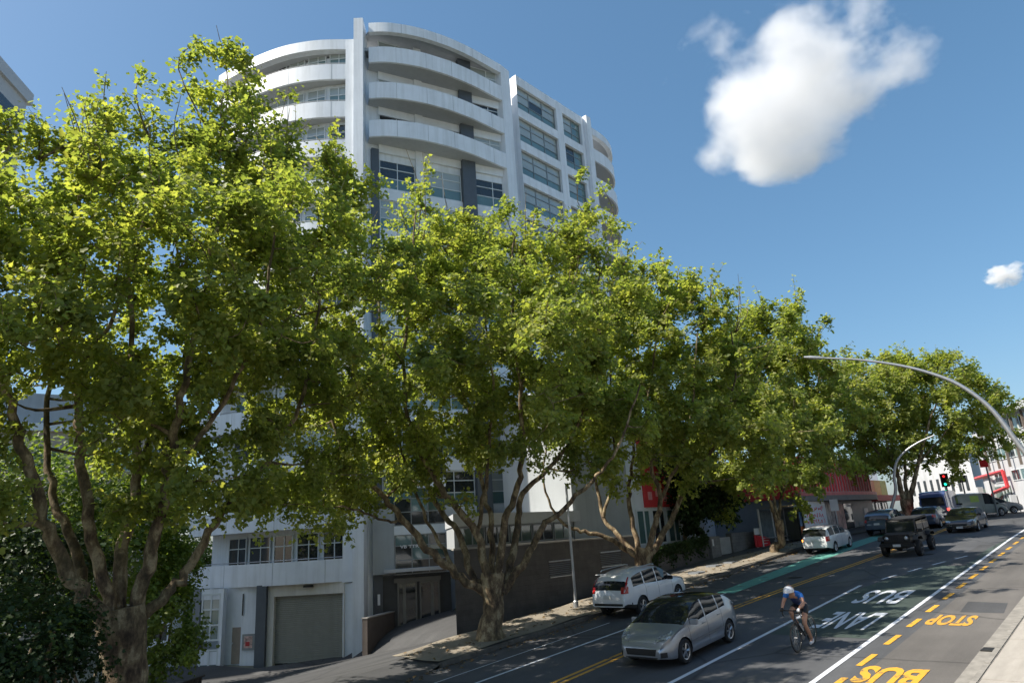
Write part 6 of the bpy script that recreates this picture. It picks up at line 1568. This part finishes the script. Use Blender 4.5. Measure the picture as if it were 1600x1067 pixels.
o = cloud('cloud', 'large white puffy cloud in the upper right of the sky', tuple(c1), (152, 152, 108), 0.02, 9.7, 0.66)
o = cloud('cloud', 'tiny white cloud near the right edge of the sky', tuple(c2), (30, 30, 17), 0.09, 1.3, 0.62)
cy.volume_step_rate = 1.0
# ================================================================== CYCLIST AND BICYCLE
M['skin'] = mat('skin', (0.50, 0.27, 0.18), 0.5, var=0.08, scale=8)
M['jersey'] = mat('blue_jersey', (0.025, 0.17, 0.55), 0.6, var=0.15, scale=6)
M['jersey_dark'] = mat('navy_panel', (0.012, 0.025, 0.09), 0.6, var=0.15)
M['shorts'] = mat('black_lycra', (0.012, 0.012, 0.014), 0.5, var=0.1)
M['white_gear'] = mat('white_gear', (0.68, 0.69, 0.71), 0.4, var=0.06)
M['bike_black'] = mat('carbon_frame', (0.014, 0.015, 0.018), 0.3, var=0.1, coat=0.5)
def skin_mesh(name, V, E, Rr, material, parent, sub=2, root=0):
    me = bpy.data.meshes.new(name); me.from_pydata([tuple(v) for v in V], E, [])
    o = bpy.data.objects.new(name, me); COL.objects.link(o)
    sk = o.modifiers.new('s', 'SKIN'); sk.use_smooth_shade = True; sk.branch_smoothing = 0.6
    for i, d in enumerate(me.skin_vertices[0].data):
        d.radius = (Rr[i], Rr[i]) if not isinstance(Rr[i], tuple) else Rr[i]; d.use_root = (i == root)
    ss = o.modifiers.new('u', 'SUBSURF'); ss.levels = sub; ss.render_levels = sub
    bpy.context.view_layer.update()
    m2 = bpy.data.meshes.new_from_object(o.evaluated_get(bpy.context.evaluated_depsgraph_get())); m2.name = name
    bpy.data.objects.remove(o)
    m2.materials.clear(); m2.materials.append(material); m2.polygons.foreach_set('use_smooth', [True] * len(m2.polygons))
    return link_mesh(name, m2, parent)
def make_bicycle():
    R = empty('bicycle', (0, 0, 0)); tag(R, 'black road bicycle ridden by the person in the blue jersey', 'bicycle')
    w = 0.335
    t = MB(); n = 40
    t.lathe([(w - 0.012, -0.012), (w, 0.0), (w - 0.012, 0.012), (w - 0.022, 0.0), (w - 0.012, -0.012)], axis='Y', n=n, cap=False); to = t.build('t', M['tyre'], smooth=1.0)
    rm = MB(); rm.lathe([(w - 0.020, -0.010), (w - 0.018, 0.010), (w - 0.055, 0.008), (w - 0.055, -0.008), (w - 0.020, -0.010)], axis='Y', n=n, cap=False); ro = rm.build('r', M['bike_black'], smooth=1.0)
    sp = MB()
    for k in range(20):
        a = 2 * math.pi * k / 20; s_ = 0.022 if k % 2 else -0.022
        sp.tube([(0.02 * math.cos(a + 0.6), s_, 0.02 * math.sin(a + 0.6)), ((w - 0.055) * math.cos(a), 0, (w - 0.055) * math.sin(a))], 0.0018, 3, caps=False)
    sp.tube([(0, -0.035, 0), (0, 0.035, 0)], 0.016, 8); so = sp.build('s', M['steel'])
    meshes = (to.data, ro.data, so.data)
    for o in (to, ro, so): bpy.data.objects.remove(o)
    for x in (0.5, -0.5):
        o = link_mesh('wheel', meshes[0], R, (x, 0, w)); link_mesh('rim', meshes[1], o); link_mesh('spokes', meshes[2], o)
    bb, st, ht, hb, ra, fa = (-0.07, 0, 0.27), (-0.22, 0, 0.80), (0.33, 0, 0.86), (0.365, 0, 0.74), (-0.5, 0, w), (0.5, 0, w)
    f = MB(); f.tube([bb, st], 0.017, 8); f.tube([st, ht], 0.016, 8); f.tube([bb, hb], 0.022, 8); f.tube([ht, hb], 0.021, 8)
    for s_ in (0.03, -0.03):
        f.tube([bb, (-0.45, s_, w - 0.005), (-0.5, s_ * 1.6, w)], 0.011, 6); f.tube([st, (-0.5, s_ * 1.6, w)], 0.008, 6)
    f.build('frame', M['bike_black'], R, smooth=0.8)
    q = MB()
    for s_ in (0.035, -0.035): q.tube([hb, (0.40, s_, 0.66), (0.5, s_ * 1.4, w)], 0.013, 6)
    q.build('fork', M['bike_black'], R, smooth=0.8)
    q = MB(); q.tube([st, (-0.245, 0, 0.93)], 0.014, 8); q.build('seatpost', M['bike_black'], R)
    q = MB(); q.tube([(-0.38, 0, 0.955), (-0.30, 0, 0.96), (-0.16, 0, 0.95), (-0.08, 0, 0.945)], [0.065, 0.06, 0.028, 0.02], 8); q.build('saddle', M['shorts'], R, smooth=0.9)
    q = MB(); q.tube([ht, (0.35, 0, 0.92), (0.43, 0, 0.945)], 0.016, 8)
    q.tube([(0.43, -0.21, 0.945), (0.43, 0.21, 0.945)], 0.014, 8)
    for s_ in (0.21, -0.21): q.tube([(0.43, s_, 0.945), (0.50, s_, 0.945), (0.535, s_, 0.90), (0.51, s_ * 1.03, 0.84), (0.44, s_ * 1.05, 0.82)], 0.013, 8)
    q.build('handlebar', M['bike_black'], R, smooth=0.9)
    for s_ in (0.21, -0.21):
        q = MB(); q.tube([(0.48, s_, 0.955), (0.545, s_, 0.985), (0.57, s_, 1.01)], [0.018, 0.02, 0.012], 8); q.tube([(0.56, s_, 0.985), (0.575, s_, 0.90)], 0.007, 5); q.build('brake_hood', M['trim'], R, smooth=0.9)
    q = MB(); q.lathe([(0.0, -0.062), (0.10, -0.06), (0.10, -0.056), (0.0, -0.054)], c=bb, axis='Y', n=24); q.build('chainring', M['steel'], R)
    q = MB(); q.tube([(bb[0], 0.07, 0.27), (bb[0] + 0.01, 0.085, 0.10)], 0.012, 6); q.tube([(bb[0], -0.07, 0.27), (bb[0] - 0.01, -0.085, 0.44)], 0.012, 6); q.build('crank', M['bike_black'], R)
    for (s_, z) in ((0.125, 0.10), (-0.125, 0.44)):
        q = MB(); q.box((bb[0], s_, z), (0.09, 0.07, 0.02)); q.build('pedal', M['trim'], R)
    for (a, b_) in (((0.02, 0, 0.42), (0.12, 0, 0.58)), ((-0.13, 0, 0.46), (-0.175, 0, 0.63))):
        q = MB(); q.tube([a, b_], 0.036, 10); q.build('water_bottle', M['white_gear'], R)
    return R
def make_rider():
    R = empty('person', (0, 0, 0)); tag(R, 'person in a blue jersey and white helmet riding a bicycle down the bus lane', 'person')
    V = [(-0.20, 0, 1.03), (-0.06, 0, 1.13), (0.08, 0, 1.22), (0.20, 0, 1.29), (0.285, 0, 1.345), (0.345, 0, 1.41), (0.375, 0, 1.48), (0.385, 0, 1.54)]
    Rr = [0.125, 0.115, 0.125, 0.115, 0.055, 0.068, 0.085, 0.060]; E = [(i, i + 1) for i in range(7)]
    for s_ in (1, -1):
        b = len(V); V += [(0.20, s_ * 0.18, 1.285), (0.30, s_ * 0.245, 1.11), (0.42, s_ * 0.225, 1.05), (0.505, s_ * 0.212, 1.005)]; Rr += [0.062, 0.043, 0.040, 0.026]; E += [(3, b), (b, b + 1), (b + 1, b + 2), (b + 2, b + 3)]
        b = len(V)
        if s_ > 0: P = [(-0.18, 0.09, 0.99), (0.02, 0.115, 0.79), (0.13, 0.12, 0.60), (0.00, 0.122, 0.40), (-0.125, 0.125, 0.19), (-0.03, 0.128, 0.125)]
        else: P = [(-0.18, -0.09, 0.99), (0.05, -0.125, 0.93), (0.23, -0.13, 0.87), (0.10, -0.128, 0.69), (-0.10, -0.125, 0.52), (-0.01, -0.128, 0.465)]
        V += P; Rr += [0.088, 0.080, 0.056, 0.054, 0.034, 0.034]; E += [(0, b)] + [(b + k, b + k + 1) for k in range(5)]
    skin_mesh('body', V, E, Rr, M['skin'], R)
    # jersey: torso and upper arms, a little outside the skin
    V = [(-0.19, 0, 1.05), (-0.05, 0, 1.145), (0.08, 0, 1.23), (0.19, 0, 1.295), (0.275, 0, 1.345)]; Rr = [(0.150, 0.135), (0.142, 0.13), (0.155, 0.14), (0.145, 0.13), 0.088]; E = [(i, i + 1) for i in range(4)]
    for s_ in (1, -1):
        b = len(V); V += [(0.20, s_ * 0.19, 1.285), (0.26, s_ * 0.23, 1.175)]; Rr += [0.078, 0.062]; E += [(3, b), (b, b + 1)]
    j = skin_mesh('jersey', V, E, Rr, M['jersey'], R)
    skin_mesh('jersey_front', [(0.02, 0, 1.06), (0.13, 0, 1.14), (0.24, 0, 1.22)], [(0, 1), (1, 2)], [(0.10, 0.07), (0.12, 0.07), (0.09, 0.07)], M['jersey_dark'], j)
    V = [(-0.20, 0, 1.02), (-0.12, 0, 1.11)]; Rr = [0.142, 0.135]; E = [(0, 1)]
    for s_, P in ((1, [(-0.18, 0.092, 0.985), (-0.03, 0.112, 0.84), (0.04, 0.116, 0.765)]), (-1, [(-0.18, -0.092, 0.985), (0.02, -0.12, 0.94), (0.11, -0.126, 0.91)])):
        b = len(V); V += P; Rr += [0.102, 0.092, 0.082]; E += [(0, b), (b, b + 1), (b + 1, b + 2)]
    skin_mesh('shorts', V, E, Rr, M['shorts'], R)
    # helmet with ribs, glasses, face
    h = MB(); c = Vector((0.445, 0, 1.425)); rows = []
    for i in range(7):
        th = (i / 6) * math.pi * 0.55; rr_ = math.sin(th); zz = math.cos(th)
        for k in range(16):
            a = 2 * math.pi * k / 16; rib = 1.0 + (0.05 if k % 2 == 0 and i > 0 else 0)
            h.V.append((c.x + 0.172 * rr_ * math.cos(a) * rib - 0.01, c.y + 0.122 * rr_ * math.sin(a) * rib, c.z + 0.122 * zz * rib - 0.03))
    for i in range(6):
        for k in range(16): h.F.append((i * 16 + k, i * 16 + (k + 1) % 16, (i + 1) * 16 + (k + 1) % 16, (i + 1) * 16 + k)); h.M.append(0)
    ho = h.build('helmet', M['white_gear'], R, smooth=0.9)
    for y in (-0.045, 0, 0.045):
        q = MB(); q.box((0.460, y, 1.585), (0.09, 0.016, 0.012), ry=0.5); q.build('vent', M['trim'], ho)
    q = MB(); q.tube([(0.370, 0.075, 1.480), (0.370, 0.06, 1.395), (0.385, 0, 1.370), (0.370, -0.06, 1.395), (0.370, -0.075, 1.480)], 0.006, 5); q.build('chin_strap', M['trim'], ho)
    q = MB(); q.tube([(0.435, 0.07, 1.470), (0.455, 0.035, 1.465), (0.465, 0, 1.467), (0.455, -0.035, 1.465), (0.435, -0.07, 1.470)], [0.012, 0.022, 0.010, 0.022, 0.012], 6); q.build('glasses', M['trim'], R, smooth=0.9)
    q = MB(); q.tube([(0.452, 0, 1.470), (0.472, 0, 1.440), (0.450, 0, 1.430)], [0.010, 0.016, 0.010], 6); q.build('nose', M['skin'], R, smooth=0.9)
    q = MB(); q.tube([(0.432, 0.025, 1.403), (0.440, 0, 1.400), (0.432, -0.025, 1.403)], 0.006, 5); q.build('mouth', mat('lips', (0.36, 0.13, 0.11), 0.5), R)
    for s_ in (1, -1):
        q = MB(); q.tube([(0.350, s_ * 0.083, 1.480), (0.345, s_ * 0.092, 1.460), (0.355, s_ * 0.083, 1.440)], [0.008, 0.014, 0.008], 6); q.build('ear', M['skin'], R, smooth=0.9)
        # gloved hand closed round the brake hood
        y = s_ * 0.21; Vh = [(0.495, y, 1.01), (0.525, y, 1.012), (0.55, y, 1.01)]; Rh = [0.026, (0.034, 0.022), (0.034, 0.02)]; Eh = [(0, 1), (1, 2)]
        for k, off in enumerate((-0.026, -0.009, 0.009, 0.026)):
            b = len(Vh); ln = (0.95, 1.08, 1.0, 0.8)[k]; Vh += [(0.572, y + off, 1.006), (0.592, y + off, 0.985 - 0.008 * ln), (0.580, y + off, 0.955 - 0.012 * ln)]; Rh += [0.0095, 0.0088, 0.0075]; Eh += [(2, b), (b, b + 1), (b + 1, b + 2)]
        b = len(Vh); Vh += [(0.525, y - s_ * 0.034, 1.0), (0.55, y - s_ * 0.038, 0.978)]; Rh += [0.011, 0.009]; Eh += [(1, b), (b, b + 1)]
        skin_mesh('hand', Vh, Eh, Rh, M['white_gear'] if s_ > 0 else M['shorts'], R, 1)
    for (a, b_, c_) in (((-0.135, 0.126, 0.15), (-0.06, 0.128, 0.125), (0.03, 0.13, 0.118)), ((-0.11, -0.126, 0.49), (-0.04, -0.128, 0.465), (0.05, -0.13, 0.458))):
        q = MB(); q.tube([(a[0], a[1], a[2] + 0.05), a, b_, c_], [0.042, 0.046, 0.044, 0.026], 8); q.build('shoe', M['white_gear'], R, smooth=0.9)
    return R
bk = make_bicycle(); place(bk, 19.93, 8.12, -1)
rd = make_rider(); place(rd, 19.93, 8.12, -1)
for o in (bk, rd): o.matrix_world = o.matrix_world @ Matrix.Scale(1.10, 4)
